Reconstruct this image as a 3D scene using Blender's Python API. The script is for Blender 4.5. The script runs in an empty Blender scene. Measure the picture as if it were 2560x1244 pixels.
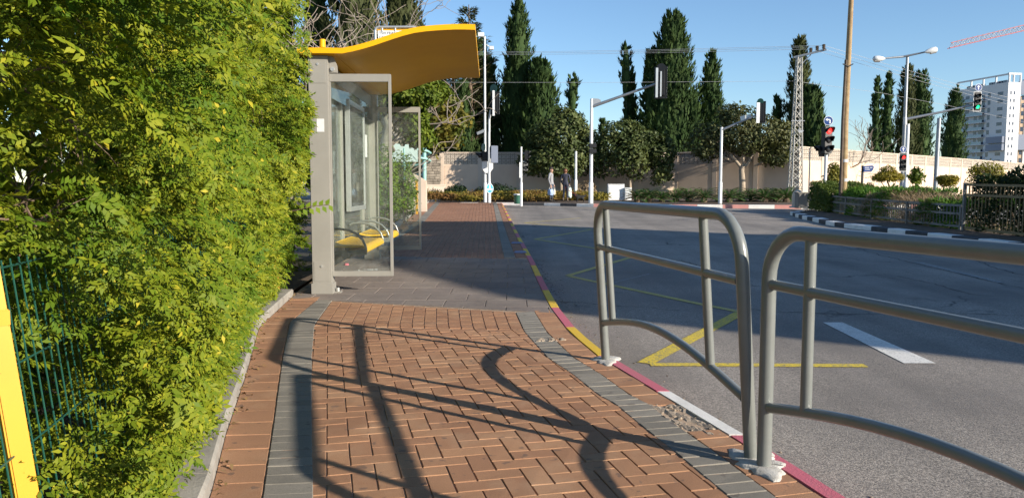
import bpy, bmesh, math, random
import numpy as np
from mathutils import Vector, Matrix
R = random.Random(5)
rng = np.random.default_rng(11)
rad = math.radians
sc = bpy.context.scene
COL = sc.collection

# ---------------------------------------------------------------- camera
F = 1920.0; PITCH = rad(4.73); CH = 1.2
cam_d = bpy.data.cameras.new('camera'); cam = bpy.data.objects.new('camera', cam_d); COL.objects.link(cam)
cam_d.sensor_width = 36.0; cam_d.lens = 36.0 * F / 2560.0
cam_d.clip_start = 0.05; cam_d.clip_end = 3000
cam.location = (0, 0, CH); cam.rotation_euler = (math.pi/2 - PITCH, 0, 0)
sc.camera = cam
cp, sp = math.cos(PITCH), math.sin(PITCH)
def ray(px, py):
    a = (px-1280)/F; b = -(py-622)/F
    return Vector((a, cp + b*sp, -sp + b*cp))
def P(px, py, Y):
    d = ray(px, py); return Vector((0, 0, CH)) + d*(Y/d.y)
def zt(Y): return 0.0115*(min(max(Y, 8.5), 39.0)-8.5)
def G(px, py, dz=0.0):
    z = dz
    for _ in range(12):
        d = ray(px, py); t = (z-CH)/d.z
        z = zt(d.y*t)+dz
    return Vector((d.x*t, d.y*t, z))
def GZ(px, py, z):
    d = ray(px, py); t = (z-CH)/d.z
    return Vector((d.x*t, d.y*t, z))

# ---------------------------------------------------------------- materials
def _nt(name):
    m = bpy.data.materials.new(name); m.use_nodes = True
    return m, m.node_tree, m.node_tree.nodes['Principled BSDF']
def N(nt, t, **kw):
    n = nt.nodes.new(t)
    for k, v in kw.items(): setattr(n, k, v)
    return n
def rgb(nt, c):
    n = N(nt, 'ShaderNodeRGB'); n.outputs[0].default_value = (*c, 1); return n.outputs[0]
def mixc(nt, fac, a, b, mode='MIX'):
    n = N(nt, 'ShaderNodeMix', data_type='RGBA', blend_type=mode)
    for s, v in ((n.inputs['Factor'], fac), (n.inputs['A'], a), (n.inputs['B'], b)):
        idx = s
        if hasattr(v, 'node'): nt.links.new(v, idx)
        elif isinstance(v, (int, float)): idx.default_value = v
        else: idx.default_value = (*v, 1)
    return n.outputs['Result']
# Mix node has several A/B sockets; pick the colour ones by identifier
def mixc(nt, fac, a, b, mode='MIX'):
    n = N(nt, 'ShaderNodeMix', data_type='RGBA', blend_type=mode)
    ins = {s.identifier: s for s in n.inputs}
    for s, v in ((ins['Factor_Float'], fac), (ins['A_Color'], a), (ins['B_Color'], b)):
        if isinstance(v, bpy.types.NodeSocket): nt.links.new(v, s)
        elif isinstance(v, (int, float)): s.default_value = v
        else: s.default_value = (*v, 1)
    return [o for o in n.outputs if o.identifier == 'Result_Color'][0]
def ramp(nt, fac, p0, p1, c0=(0,0,0), c1=(1,1,1)):
    n = N(nt, 'ShaderNodeValToRGB'); e = n.color_ramp.elements
    e[0].position = p0; e[1].position = p1; e[0].color = (*c0, 1); e[1].color = (*c1, 1)
    nt.links.new(fac, n.inputs[0]); return n.outputs[0]
def noise(nt, co, scale, detail=4, rough=.55, dist=0):
    n = N(nt, 'ShaderNodeTexNoise'); n.inputs['Scale'].default_value = scale
    n.inputs['Detail'].default_value = detail; n.inputs['Roughness'].default_value = rough
    n.inputs['Distortion'].default_value = dist
    nt.links.new(co, n.inputs['Vector']); return n.outputs['Fac']
def geo_pos(nt): return N(nt, 'ShaderNodeNewGeometry').outputs['Position']
def island(nt): return N(nt, 'ShaderNodeNewGeometry').outputs['Random Per Island']
def bump(nt, bs, h, strength, dist=.01):
    b = N(nt, 'ShaderNodeBump'); b.inputs['Strength'].default_value = strength; b.inputs['Distance'].default_value = dist
    nt.links.new(h, b.inputs['Height']); nt.links.new(b.outputs[0], bs.inputs['Normal'])

def M(name, col, rough=.6, metal=0, var=.12, vs=3.0, bmp=0, bs_=60, col2=None, spec=.5, coat=0, spots=None, isl=0):
    """general painted / stone / metal surface: base colour, mottling, optional bump"""
    m, nt, b = _nt(name)
    co = geo_pos(nt)
    c2 = col2 or tuple(x*(1-var*2) for x in col)
    f = noise(nt, co, vs, 6, .62)
    f = ramp(nt, f, .35, .68)
    c = mixc(nt, f, col, c2)
    if spots:
        sf = ramp(nt, noise(nt, co, spots[1], 5, .7), spots[2], spots[2]+.06)
        c = mixc(nt, sf, c, spots[0])
    if isl:
        c = mixc(nt, ramp(nt, island(nt), 0, 1, (1-isl,)*3, (1+isl,)*3), c, c, 'MULTIPLY') if False else mixc(nt, 1.0, c, ramp(nt, island(nt), 0, 1, (1-isl,)*3, (1.0,)*3), 'MULTIPLY')
    nt.links.new(c, b.inputs['Base Color'])
    b.inputs['Roughness'].default_value = rough; b.inputs['Metallic'].default_value = metal
    b.inputs['Specular IOR Level'].default_value = spec
    if coat: b.inputs['Coat Weight'].default_value = coat; b.inputs['Coat Roughness'].default_value = .12
    if bmp: bump(nt, b, noise(nt, co, bs_, 4, .7), bmp)
    return m

def leafmat(name, ca, cb, cc=None, tr=.35, cl=.9, rough=.5, dead=None):
    """leaf: colour varies leaf by leaf and clump by clump, light passes through"""
    m, nt, b = _nt(name)
    co = geo_pos(nt)
    r = island(nt)
    c = mixc(nt, r, ca, cb)
    if cc: c = mixc(nt, ramp(nt, noise(nt, co, cl, 3), .42, .62), c, cc)
    if dead: c = mixc(nt, ramp(nt, r, 1-dead[1], 1-dead[1]+.01), c, dead[0])
    nt.links.new(c, b.inputs['Base Color']); b.inputs['Roughness'].default_value = max(rough,.55)
    b.inputs['Specular IOR Level'].default_value = .22
    t = N(nt, 'ShaderNodeBsdfTranslucent')
    nt.links.new(mixc(nt, 1.0, c, (1.15, 1.1, .5), 'MULTIPLY'), t.inputs['Color'])
    x = N(nt, 'ShaderNodeMixShader'); x.inputs[0].default_value = tr
    nt.links.new(b.outputs[0], x.inputs[1]); nt.links.new(t.outputs[0], x.inputs[2])
    nt.links.new(x.outputs[0], nt.nodes['Material Output'].inputs[0])
    return m

def glassmat(name, tint=(.93, .97, .95), dirt=.06):
    m, nt, b = _nt(name)
    nt.nodes.remove(b)
    tr = N(nt, 'ShaderNodeBsdfTransparent'); tr.inputs[0].default_value = (*tint, 1)
    gl = N(nt, 'ShaderNodeBsdfGlossy'); gl.inputs['Roughness'].default_value = .02
    df = N(nt, 'ShaderNodeBsdfDiffuse'); df.inputs[0].default_value = (.6, .6, .55, 1)
    fr = N(nt, 'ShaderNodeFresnel'); fr.inputs[0].default_value = 1.5
    x = N(nt, 'ShaderNodeMixShader'); nt.links.new(fr.outputs[0], x.inputs[0])
    nt.links.new(tr.outputs[0], x.inputs[1]); nt.links.new(gl.outputs[0], x.inputs[2])
    y = N(nt, 'ShaderNodeMixShader')
    f = ramp(nt, noise(nt, geo_pos(nt), 6, 8, .75, .6), .45, .8, (dirt*.4,)*3, (dirt*2.2,)*3)
    nt.links.new(f, y.inputs[0])
    nt.links.new(x.outputs[0], y.inputs[1]); nt.links.new(df.outputs[0], y.inputs[2])
    nt.links.new(y.outputs[0], nt.nodes['Material Output'].inputs[0])
    return m

def emis(name, col, s):
    m, nt, b = _nt(name)
    b.inputs['Base Color'].default_value = (*[c*.5 for c in col], 1)
    b.inputs['Emission Color'].default_value = (*col, 1); b.inputs['Emission Strength'].default_value = s
    v = N(nt, 'ShaderNodeTexVoronoi'); v.inputs['Scale'].default_value = 45
    nt.links.new(geo_pos(nt), v.inputs['Vector'])
    k = ramp(nt, v.outputs['Distance'], .2, .9, (s,)*3, (s*.4,)*3)
    nt.links.new(k, b.inputs['Emission Strength'])
    return m

def asphalt():
    m, nt, b = _nt('asphalt'); co = geo_pos(nt)
    c = mixc(nt, ramp(nt, noise(nt, co, 95, 3, .6), .36, .66), (.155, .14, .122), (.48, .42, .355))
    c = mixc(nt, ramp(nt, noise(nt, co, .5, 5, .6), .38, .7), c, (.20, .18, .16))
    c = mixc(nt, ramp(nt, noise(nt, co, 2.2, 6, .7), .62, .72), c, (.16, .147, .133))
    mp = N(nt, 'ShaderNodeMapping'); mp.inputs['Scale'].default_value = (1.1, .05, 1); nt.links.new(co, mp.inputs[0])
    c = mixc(nt, 1.0, c, ramp(nt, noise(nt, mp.outputs[0], 1.0, 4, .6), .35, .65, (.78,)*3, (1.1,)*3), 'MULTIPLY')
    c = mixc(nt, ramp(nt, noise(nt, co, 1.4, 3, .5), .66, .75, (0,)*3, (.55,)*3), c, (.07, .065, .06))
    # cracks
    w = N(nt, 'ShaderNodeVectorMath', operation='ADD')
    nn = N(nt, 'ShaderNodeTexNoise'); nn.inputs['Scale'].default_value = 3; nn.inputs['Detail'].default_value = 5
    nt.links.new(co, nn.inputs['Vector'])
    sc_ = N(nt, 'ShaderNodeVectorMath', operation='SCALE'); sc_.inputs['Scale'].default_value = .5
    nt.links.new(nn.outputs['Color'], sc_.inputs[0]); nt.links.new(co, w.inputs[0]); nt.links.new(sc_.outputs[0], w.inputs[1])
    v = N(nt, 'ShaderNodeTexVoronoi', feature='DISTANCE_TO_EDGE'); v.inputs['Scale'].default_value = .33
    nt.links.new(w.outputs[0], v.inputs['Vector'])
    ck = ramp(nt, v.outputs['Distance'], .002, .006, (1,)*3, (0,)*3)
    mask = ramp(nt, noise(nt, co, .35, 2), .5, .6)
    mm = N(nt, 'ShaderNodeMath', operation='MULTIPLY'); nt.links.new(ck, mm.inputs[0]); nt.links.new(mask, mm.inputs[1])
    c = mixc(nt, mm.outputs[0], c, (.022, .02, .02))
    nt.links.new(c, b.inputs['Base Color']); b.inputs['Roughness'].default_value = .85; b.inputs['Specular IOR Level'].default_value = .3
    bump(nt, b, noise(nt, co, 110, 3, .7), .55, .012)
    return m

def brickmat(name, ca, cb, dirt, grain=240):
    m, nt, b = _nt(name); co = geo_pos(nt)
    c = mixc(nt, island(nt), ca, cb)
    c = mixc(nt, 1.0, c, ramp(nt, noise(nt, co, 1.1, 5, .65), .3, .7, (.82,)*3, (1.12,)*3), 'MULTIPLY')
    g = ramp(nt, noise(nt, co, grain, 3, .75), .3, .72, (.62,)*3, (1.2,)*3)
    c = mixc(nt, 1.0, c, g, 'MULTIPLY')
    c = mixc(nt, ramp(nt, noise(nt, co, 2.6, 7, .72), .5, .78, (0,)*3, (.6,)*3), c, dirt)
    c = mixc(nt, ramp(nt, noise(nt, co, 13, 2, .5), .655, .69, (0,)*3, (.55,)*3), c, (.10, .08, .07))
    nt.links.new(c, b.inputs['Base Color']); b.inputs['Roughness'].default_value = .88; b.inputs['Specular IOR Level'].default_value = .25
    bump(nt, b, noise(nt, co, 180, 4, .7), .35, .006)
    return m

def paint_worn(name, col, under, thr, sc_=38):
    """paint worn thin over the surface below"""
    m, nt, b = _nt(name); co = geo_pos(nt)
    f = ramp(nt, noise(nt, co, sc_, 6, .75), thr-.06, thr+.06)
    c = mixc(nt, f, col, under)
    c = mixc(nt, ramp(nt, noise(nt, co, 3, 5, .7), .45, .8, (0,)*3, (.35,)*3), c, (.2, .18, .15))
    nt.links.new(c, b.inputs['Base Color']); b.inputs['Roughness'].default_value = .7
    bump(nt, b, noise(nt, co, 110, 3, .7), .4, .01)
    return m

# ---------------------------------------------------------------- mesh building
class MB:
    def __init__(s): s.v = []; s.f = []; s.mi = []; s.m = Matrix.Identity(4); s.cur = 0
    def pt(s, p): s.v.append(tuple(s.m @ Vector(p))); return len(s.v)-1
    def face(s, idx): s.f.append(tuple(idx)); s.mi.append(s.cur)
    def poly(s, pts): s.face([s.pt(p) for p in pts]); return s
    def box(s, lo, hi):
        x0, y0, z0 = lo; x1, y1, z1 = hi
        i = [s.pt(p) for p in ((x0,y0,z0),(x1,y0,z0),(x1,y1,z0),(x0,y1,z0),(x0,y0,z1),(x1,y0,z1),(x1,y1,z1),(x0,y1,z1))]
        for q in ((0,3,2,1),(4,5,6,7),(0,1,5,4),(1,2,6,5),(2,3,7,6),(3,0,4,7)): s.face([i[k] for k in q])
        return s
    def cbox(s, c, size): return s.box([c[k]-size[k]/2 for k in range(3)], [c[k]+size[k]/2 for k in range(3)])
    def bar(s, p0, p1, w, h, up=(0,0,1)):
        p0 = Vector(p0); p1 = Vector(p1); d = (p1-p0).normalized(); upv = Vector(up)
        sd = d.cross(upv)
        if sd.length < 1e-4: sd = d.cross(Vector((1,0,0)))
        sd.normalize(); u = sd.cross(d).normalized()
        r = []
        for p in (p0, p1):
            r.append([s.pt(p+sd*a*w/2+u*b*h/2) for a, b in ((-1,-1),(1,-1),(1,1),(-1,1))])
        for k in range(4): s.face((r[0][k], r[0][(k+1)%4], r[1][(k+1)%4], r[1][k]))
        s.face(r[0][::-1]); s.face(r[1]); return s
    def tube(s, pts, r, n=8, cap=True):
        pts = [Vector(p) for p in pts]
        if not hasattr(r, '__len__'): r = [r]*len(pts)
        rings = []; prev = None
        for i, p in enumerate(pts):
            if i == 0: d = pts[1]-p
            elif i == len(pts)-1: d = p-pts[i-1]
            else: d = (pts[i+1]-p).normalized() + (p-pts[i-1]).normalized()
            d.normalize()
            if prev is None:
                a = Vector((0,0,1)) if abs(d.z) < .9 else Vector((1,0,0))
                u = d.cross(a).normalized()
            else:
                u = prev - d*prev.dot(d); u.normalize()
            prev = u; w = d.cross(u)
            rings.append([s.pt(p + (u*math.cos(2*math.pi*k/n)+w*math.sin(2*math.pi*k/n))*r[i]) for k in range(n)])
        for a, b in zip(rings, rings[1:]):
            for k in range(n): s.face((a[k], a[(k+1)%n], b[(k+1)%n], b[k]))
        if cap: s.face(rings[0][::-1]); s.face(rings[-1])
        return s
    def lathe(s, prof, n=16, c=(0,0,0)):
        rings = [[s.pt((c[0]+r*math.cos(2*math.pi*k/n), c[1]+r*math.sin(2*math.pi*k/n), c[2]+z)) for k in range(n)] for r, z in prof]
        for a, b in zip(rings, rings[1:]):
            for k in range(n): s.face((a[k], a[(k+1)%n], b[(k+1)%n], b[k]))
        s.face(rings[0][::-1]); s.face(rings[-1]); return s
    def prism(s, poly, d):
        d = Vector(d); a = [s.pt(p) for p in poly]; b = [s.pt(Vector(p)+d) for p in poly]; n = len(a)
        s.face(a[::-1]); s.face(b)
        for k in range(n): s.face((a[k], a[(k+1)%n], b[(k+1)%n], b[k]))
        return s
    def grid(s, rows):
        ids = [[s.pt(p) for p in r] for r in rows]
        for a, b in zip(ids, ids[1:]):
            for k in range(len(a)-1): s.face((a[k], a[k+1], b[k+1], b[k]))
        return s
    def build(s, name, mat, parent=None, smooth=None, bevel=0, world=False, seg=2):
        off = Vector(parent.location) if (world and parent) else Vector((0,0,0))
        me = bpy.data.meshes.new(name)
        me.from_pydata([tuple(Vector(p)-off) for p in s.v], [], s.f)
        mats = mat if isinstance(mat, (list, tuple)) else [mat]
        for x in mats: me.materials.append(x)
        if len(mats) > 1: me.polygons.foreach_set('material_index', s.mi)
        bm = bmesh.new(); bm.from_mesh(me)
        bmesh.ops.recalc_face_normals(bm, faces=bm.faces)
        if bevel:
            es = [e for e in bm.edges if len(e.link_faces) == 2 and e.calc_face_angle(0) > .5]
            bmesh.ops.bevel(bm, geom=es, offset=bevel, segments=seg, affect='EDGES', clamp_overlap=True)
        bm.to_mesh(me); bm.free()
        if smooth:
            me.polygons.foreach_set('use_smooth', [True]*len(me.polygons))
            me.set_sharp_from_angle(angle=rad(smooth))
        return link(name, me, parent)
def link(name, me, parent=None):
    o = bpy.data.objects.new(name, me); COL.objects.link(o)
    if parent: o.parent = parent
    return o
def np_mesh(name, V, Q, mats, parent=None, smooth=False, mi=None):
    V = np.asarray(V, np.float32); Q = np.asarray(Q, np.int32)
    if parent is not None and parent.get('_w'): V = V - np.array(parent.location, np.float32)
    me = bpy.data.meshes.new(name)
    me.vertices.add(len(V)); me.vertices.foreach_set('co', V.ravel())
    me.loops.add(Q.size); me.loops.foreach_set('vertex_index', Q.ravel())
    me.polygons.add(len(Q)); me.polygons.foreach_set('loop_start', np.arange(0, Q.size, Q.shape[1], dtype=np.int32))
    for m in (mats if isinstance(mats, (list, tuple)) else [mats]): me.materials.append(m)
    if mi is not None: me.polygons.foreach_set('material_index', np.asarray(mi, np.int32))
    me.update(); me.validate()
    if smooth: me.polygons.foreach_set('use_smooth', [True]*len(me.polygons))
    return link(name, me, parent)

def tag(o, label=None, cat=None, group=None, kind=None):
    if label: o['label'] = label
    if cat: o['category'] = cat
    if group: o['group'] = group
    if kind: o['kind'] = kind
    return o
def thing(name, label, cat, loc=(0,0,0), rz=0, group=None):
    o = bpy.data.objects.new(name, None); COL.objects.link(o); o.empty_display_size = .2
    o.location = loc; o.rotation_euler = (0, 0, rz)
    return tag(o, label, cat, group)
def copy_tree(o, parent=None):
    c = o.copy(); COL.objects.link(c)
    if parent: c.parent = parent
    for ch in list(o.children): copy_tree(ch, c)
    return c
def struct(o): o['kind'] = 'structure'; return o

# ---------------------------------------------------------------- foliage helpers
def unit(a): return a/np.maximum(np.linalg.norm(a, axis=-1, keepdims=True), 1e-9)
def rnd(n): return unit(rng.normal(size=(n, 3)))
_ph = rng.uniform(0, 6.28, (40, 3)); _dr = unit(rng.normal(size=(40, 3)))
def nz(p, f, s=0):
    """smooth lumpy noise, about -1..1"""
    r = 0
    for k in range(6):
        d = _dr[(s*6+k) % 40]; q = p@d*f*(1+.23*k)
        r = r + np.sin(q + _ph[(s*6+k) % 40, 0] + 1.3*np.sin(p@_dr[(s*6+k+7) % 40]*f*.7 + _ph[(s+k) % 40, 1]))
    return r/3.2
def leaves(c, a, s, L, W, bend=.12):
    """one rhombic leaf per row: base c, axis a, side s"""
    n = unit(np.cross(a, s)); L = np.asarray(L).reshape(-1, 1); W = np.asarray(W).reshape(-1, 1)
    V = np.stack([c, c+a*L*.42+s*W*.5+n*L*bend*.5, c+a*L-n*L*bend, c+a*L*.42-s*W*.5+n*L*bend*.5], 1).reshape(-1, 3)
    return V
def leafmesh(name, V, mat, parent, extra=None):
    Q = np.arange(len(V)).reshape(-1, 4)
    if extra is not None:
        Q = np.vstack([Q, extra[1]+len(V)]); V = np.vstack([V, extra[0]])
    return np_mesh(name, V, Q, mat, parent)
def frame_from(out, spread):
    """random leaf axes about an outward direction"""
    n = len(out)
    nrm = unit(out + rnd(n)*spread)
    a = unit(np.cross(nrm, rnd(n)))
    s = np.cross(nrm, a)
    return a, s
def compound(c, a, nrm, L, ll, lw, pairs=4):
    """pinnate leaves: leaflet pairs along a stalk, and one at the tip"""
    s = unit(np.cross(nrm, a)); out = []
    n = len(c); L = np.asarray(L).reshape(-1, 1)
    for k in range(pairs):
        t = .25+.7*k/pairs
        for sg in (-1, 1):
            d = unit(a*.62+s*sg*.8+rnd(n)*.22-nrm*.15)
            sd = unit(np.cross(nrm+rnd(n)*.35, d))
            j = rng.uniform(.75, 1.2, n)*ll
            out.append(leaves(c+a*L*t, d, sd, j, j*(lw if lw > .2 else lw/ll)))
    d = unit(a+rnd(n)*.15); sd = unit(np.cross(nrm+rnd(n)*.3, d))
    out.append(leaves(c+a*L*.95, d, sd, np.zeros(n)+ll*1.15, (np.zeros(n)+ll)*(lw if lw > .2 else lw/ll)*1.1))
    return np.vstack(out)
# ================================================================ materials
A_ASPH = asphalt()
M_SAND = M('joint_sand', (.50, .36, .24), .95, var=.2, vs=8, bmp=.4, bs_=90)
M_RED = brickmat('red_paver', (.45, .245, .134), (.37, .192, .108), (.48, .32, .20))
M_RED2 = brickmat('red_paver_far', (.39, .20, .118), (.33, .165, .098), (.43, .26, .165))
M_GREY = brickmat('grey_paver', (.29, .262, .218), (.215, .195, .162), (.27, .25, .21))
M_SLAB = brickmat('grey_slab', (.27, .225, .19), (.23, .19, .165), (.33, .28, .23))
M_CONC = M('concrete', (.38, .35, .30), .9, var=.2, vs=4, bmp=.4, bs_=60, spots=((.2, .18, .15), 9, .6))
M_SOIL = M('soil', (.14, .095, .06), .95, col2=(.07, .05, .035), vs=6, bmp=.8, bs_=30)
M_DRY = M('dry_ground', (.26, .21, .13), .95, col2=(.17, .15, .08), vs=.6, bmp=.5, bs_=12)
K_PINK = paint_worn('kerb_pink_paint', (.55, .13, .17), (.33, .25, .2), .66)
K_YEL = paint_worn('kerb_yellow_paint', (.72, .47, .03), (.35, .3, .2), .68)
K_WHITE = paint_worn('kerb_white_paint', (.80, .77, .71), (.42, .38, .33), .66)
K_BLACK = paint_worn('kerb_black_paint', (.035, .037, .042), (.2, .19, .17), .7)
K_RED = paint_worn('kerb_red_paint', (.60, .27, .23), (.4, .3, .25), .66)
L_YEL = paint_worn('road_yellow_paint', (.72, .53, .03), (.17, .155, .13), .55, 55)
L_YELF = paint_worn('road_yellow_faded', (.56, .45, .10), (.2, .18, .15), .57, 45)
L_WHT = paint_worn('road_white_paint', (.76, .73, .66), (.17, .16, .145), .6, 55)
L_WHTF = paint_worn('road_white_faded', (.34, .33, .31), (.16, .15, .135), .5, 40)
L_BLUE = paint_worn('blue_spray', (.06, .22, .5), (.33, .2, .15), .5, 25)
M_RAIL = M('rail_paint', (.19, .2, .185), .34, var=.06, vs=9, spec=.6, coat=.25, spots=((.12, .085, .06), 45, .69))
M_SHELT = M('shelter_grey', (.30, .285, .25), .42, var=.06, vs=2.5, spec=.5, spots=((.22, .2, .17), 14, .7))
M_YROOF = M('roof_yellow', (.82, .42, .005), .45, col2=(.76, .375, .004), vs=1.5, spec=.25, spots=((.45, .26, .03), 22, .74))
M_YSEAT = M('seat_yellow', (.80, .46, .015), .4, var=.08, vs=6)
M_YPOST = M('post_yellow', (.66, .315, .006), .5, var=.05, vs=3, spots=((.6, .45, .2), 30, .74))
M_GLASS = glassmat('shelter_glass', dirt=.07)
M_GLASSB = glassmat('shelter_back_glass', (.86, .93, .88), .09)
M_ALU = M('aluminium', (.62, .62, .6), .35, .6, var=.06)
M_DARKM = M('dark_metal', (.07, .07, .07), .45, .3)
M_WHITEP = M('white_pole_paint', (.72, .73, .72), .4, var=.06, vs=2)
M_GREYP = M('galvanised', (.36, .38, .40), .45, .5, var=.1, vs=3)
M_PYL = M('pylon_paint', (.50,.48,.43), .5, .2, var=.1)
M_BLACK = M('signal_black', (.012, .012, .013), .5)
M_WOOD = M('pole_wood', (.37, .265, .13), .75, col2=(.24, .14, .06), vs=5, bmp=.3, bs_=30)
M_WOODD = M('pole_wood_dark', (.13, .09, .06), .8, var=.2, vs=5)
M_WALL = M('wall_plaster', (.70, .54, .40), .9, col2=(.62, .47, .345), vs=.8, bmp=.3, bs_=25)
M_WALLT = M('wall_trim', (.63, .51, .40), .9, var=.1, vs=.8)
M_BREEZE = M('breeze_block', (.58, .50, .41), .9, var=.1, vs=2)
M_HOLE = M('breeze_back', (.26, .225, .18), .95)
M_STONEW = M('stone_wall', (.33, .28, .22), .95, col2=(.2, .17, .13), vs=3, bmp=.6, bs_=10, isl=.4)
M_TEAL = M('teal_paint', (.28, .52, .47), .45, var=.1)
M_PANEL = M('pale_panel', (.58, .7, .66), .5, var=.05)
M_WIRE = M('green_wire', (.015, .085, .06), .4, var=.1)
M_WOODBR = M('bark_brown', (.20, .14, .09), .9, col2=(.10, .07, .05), vs=8)
M_BARK = M('bark_grey', (.36, .30, .24), .9, col2=(.22, .18, .145), vs=7)
M_BARKP = M('bark_pale', (.42, .34, .25), .9, col2=(.28, .22, .16), vs=6)
M_BLUE = M('sign_blue', (.018, .06, .23), .4)
M_LBLUE = M('sign_light_blue', (.06, .36, .72), .4)
M_WHITE = M('sign_white', (.78, .79, .78), .45, var=.03)
M_INK = M('ink', (.03, .03, .035), .6)
M_PAPER = M('paper', (.68, .68, .66), .8, var=.06, vs=30)
M_POSTER = M('poster', (.46, .46, .38), .6, col2=(.30, .30, .22), vs=2.2)
E_RED = emis('lamp_red', (1, .03, .025), 2.6)
E_GREEN = emis('lamp_green', (.02, .95, .35), 1.7)
M_LENS = M('lens_dark', (.02, .02, .022), .15)
M_LENSR = M('lens_off_red', (.06, .008, .008), .15)
M_GREEND = M('signal_back_green', (.02, .09, .06), .4)
M_BIN = M('bin_green', (.03, .12, .08), .5)
M_APW = M('apartment_white', (.62, .63, .65), .8, var=.03, vs=.1)
M_APG = M('apartment_grey', (.22, .25, .32), .8, var=.05, vs=.1)
M_APB = M('apartment_beige', (.5, .36, .24), .8, var=.05, vs=.1)
M_WIN = M('window_dark', (.045, .06, .1), .12)
M_BALG = M('balcony_glass', (.22, .34, .42), .15)
M_CRANE = M('crane_red', (.42, .09, .11), .5)
M_CRANEW = M('crane_white', (.7, .66, .68), .5)
M_CABLE = M('cable', (.5, .5, .5), .5)
M_PLAST = M('white_plaster', (.58, .56, .51), .95, col2=(.42,.39,.34), vs=22, bmp=.7, bs_=110)
M_RUBBLE = M('rubble', (.42, .33, .24), .95, col2=(.24, .19, .14), vs=25, bmp=.6, bs_=60)
M_TAN = M('fence_tan', (.22, .155, .065), .55, var=.1)
M_FGREY = M('fence_grey', (.20, .19, .175), .55, var=.12)
LF_HEDGE = leafmat('hedge_leaf', (.105, .155, .007), (.275, .285, .017), (.075, .14, .008), .25, 2.4, .6, ((.42, .36, .03), .02))
LF_HEDGEF = leafmat('hedge_leaf_far', (.13, .22, .014), (.21, .29, .02), (.1, .18, .012), .38, 1.1, .42)
LF_CYP = leafmat('cypress_leaf', (.026, .050, .015), (.062, .100, .026), (.034, .066, .018), .12, .9, .8)
LF_CYPD = leafmat('cypress_leaf_olive', (.048, .062, .020), (.085, .095, .034), (.06, .07, .026), .12, .9, .8)
LF_FIC = leafmat('ficus_leaf', (.042, .065, .018), (.15, .17, .058), (.05, .072, .022), .2, 1.0, .5)
LF_FICO = leafmat('ficus_leaf_olive', (.085, .095, .036), (.15, .15, .06), (.06, .075, .026), .2, 1.0, .5)
LF_MED = leafmat('juniper_leaf', (.05, .13, .016), (.11, .21, .028), None, .25)
LF_DARK = leafmat('dark_hedge_leaf', (.010, .024, .009), (.026, .048, .014), None, .2)
LF_DRY = leafmat('dry_twig', (.22, .16, .1), (.32, .23, .13), None, .1)
LF_OLV = leafmat('olive_hedge_leaf', (.05, .085, .016), (.14, .18, .035), (.07, .11, .02), .2, 1.5)
LF_TOP = leafmat('topiary_leaf', (.22, .19, .02), (.38, .29, .03), (.15, .145, .02), .2, 2)
LF_YG = leafmat('yellow_green_leaf', (.2, .19, .03), (.3, .26, .05), (.12, .14, .03), .3, 2)
LF_AUT = leafmat('autumn_leaf', (.13, .13, .022), (.24, .18, .03), (.075, .10, .016), .25, 1.2)
LF_GRN = leafmat('bright_tree_leaf', (.09, .145, .014), (.19, .225, .026), (.06, .10, .012), .3, 1.0)
LF_GC = leafmat('ground_cover_leaf', (.17, .15, .02), (.25, .20, .03), (.19, .10, .03), .2, .55)
LF_CYC = leafmat('cycad_leaf', (.028, .085, .014), (.08, .17, .03), None, .15)
LF_DEAD = leafmat('dead_leaf', (.2, .12, .05), (.32, .22, .1), None, .1)

# ================================================================ light
SH = Vector((-2.42, 1.70, -1.0))           # path of a sun ray per metre of height
sund = (-SH).normalized()
el = math.asin(sund.z); az = math.atan2(sund.x, sund.y)
w = bpy.data.worlds.new('World'); sc.world = w; w.use_nodes = True
nt = w.node_tree; bg = nt.nodes['Background']
sky = N(nt, 'ShaderNodeTexSky', sky_type='NISHITA'); sky.sun_disc = False
sky.sun_elevation = el; sky.sun_rotation = az; sky.altitude = 100; sky.air_density = 1.0; sky.dust_density = .0; sky.ozone_density = 4.0
nt.links.new(sky.outputs[0], bg.inputs[0]); bg.inputs[1].default_value = .104
sd = bpy.data.lights.new('sun', 'SUN'); sd.energy = 4.8; sd.angle = rad(.53); sd.color = (1, .91, .78)
so = bpy.data.objects.new('sun', sd); COL.objects.link(so); so.rotation_euler = sund.to_track_quat('Z', 'Y').to_euler()
so.location = (30, -20, 30)
sc.view_settings.view_transform = 'Standard'; sc.view_settings.look = 'None'
sc.view_settings.exposure = 0.8; sc.view_settings.gamma = 1
sc.cycles.max_bounces = 8; sc.cycles.transparent_max_bounces = 16
sc.cycles.use_denoising = True

# ================================================================ ground curves (X as a function of Y)
KPX = [(2119,1244),(1933,1126),(1862,1084),(1740,1007),(1690,985),(1606,933),(1532,894),(1450,830),(1400,770),(1360,700),(1335,650),(1300,590),(1260,515)]
kp = [G(*p) for p in KPX]
KY = [-6.0] + [p.y for p in kp] + [40.0]
KX = [kp[0].x+.216*(kp[0].y+6)] + [p.x for p in kp] + [kp[-1].x-.2]
def Xk(Y): return float(np.interp(Y, KY, KX))
def tab(*pr):
    ys = [p[0] for p in pr]; xs = [p[1] for p in pr]
    return lambda Y: float(np.interp(Y, ys, xs))
def pxtab(pts, pre, post):
    g = [G(*p) for p in pts]
    return tab(*([(pre[0], g[0].x+pre[1]*(g[0].y-pre[0]))] + [(q.y, q.x) for q in g] + list(post)))
Xe = pxtab([(523,1244),(564,1082),(614,937),(647,818),(730,740)], (-6,.235), [(12,-2.62),(16,-2.75),(20,-2.95),(27,-3.42),(40,-4.25)])
Xlr = pxtab([(785,1244),(781,1080),(780,900),(787,810),(828,753)], (-6,.24), [(12,-2.22),(16,-2.4),(22.6,-2.56),(37,-3.5),(40,-3.7)])
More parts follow.
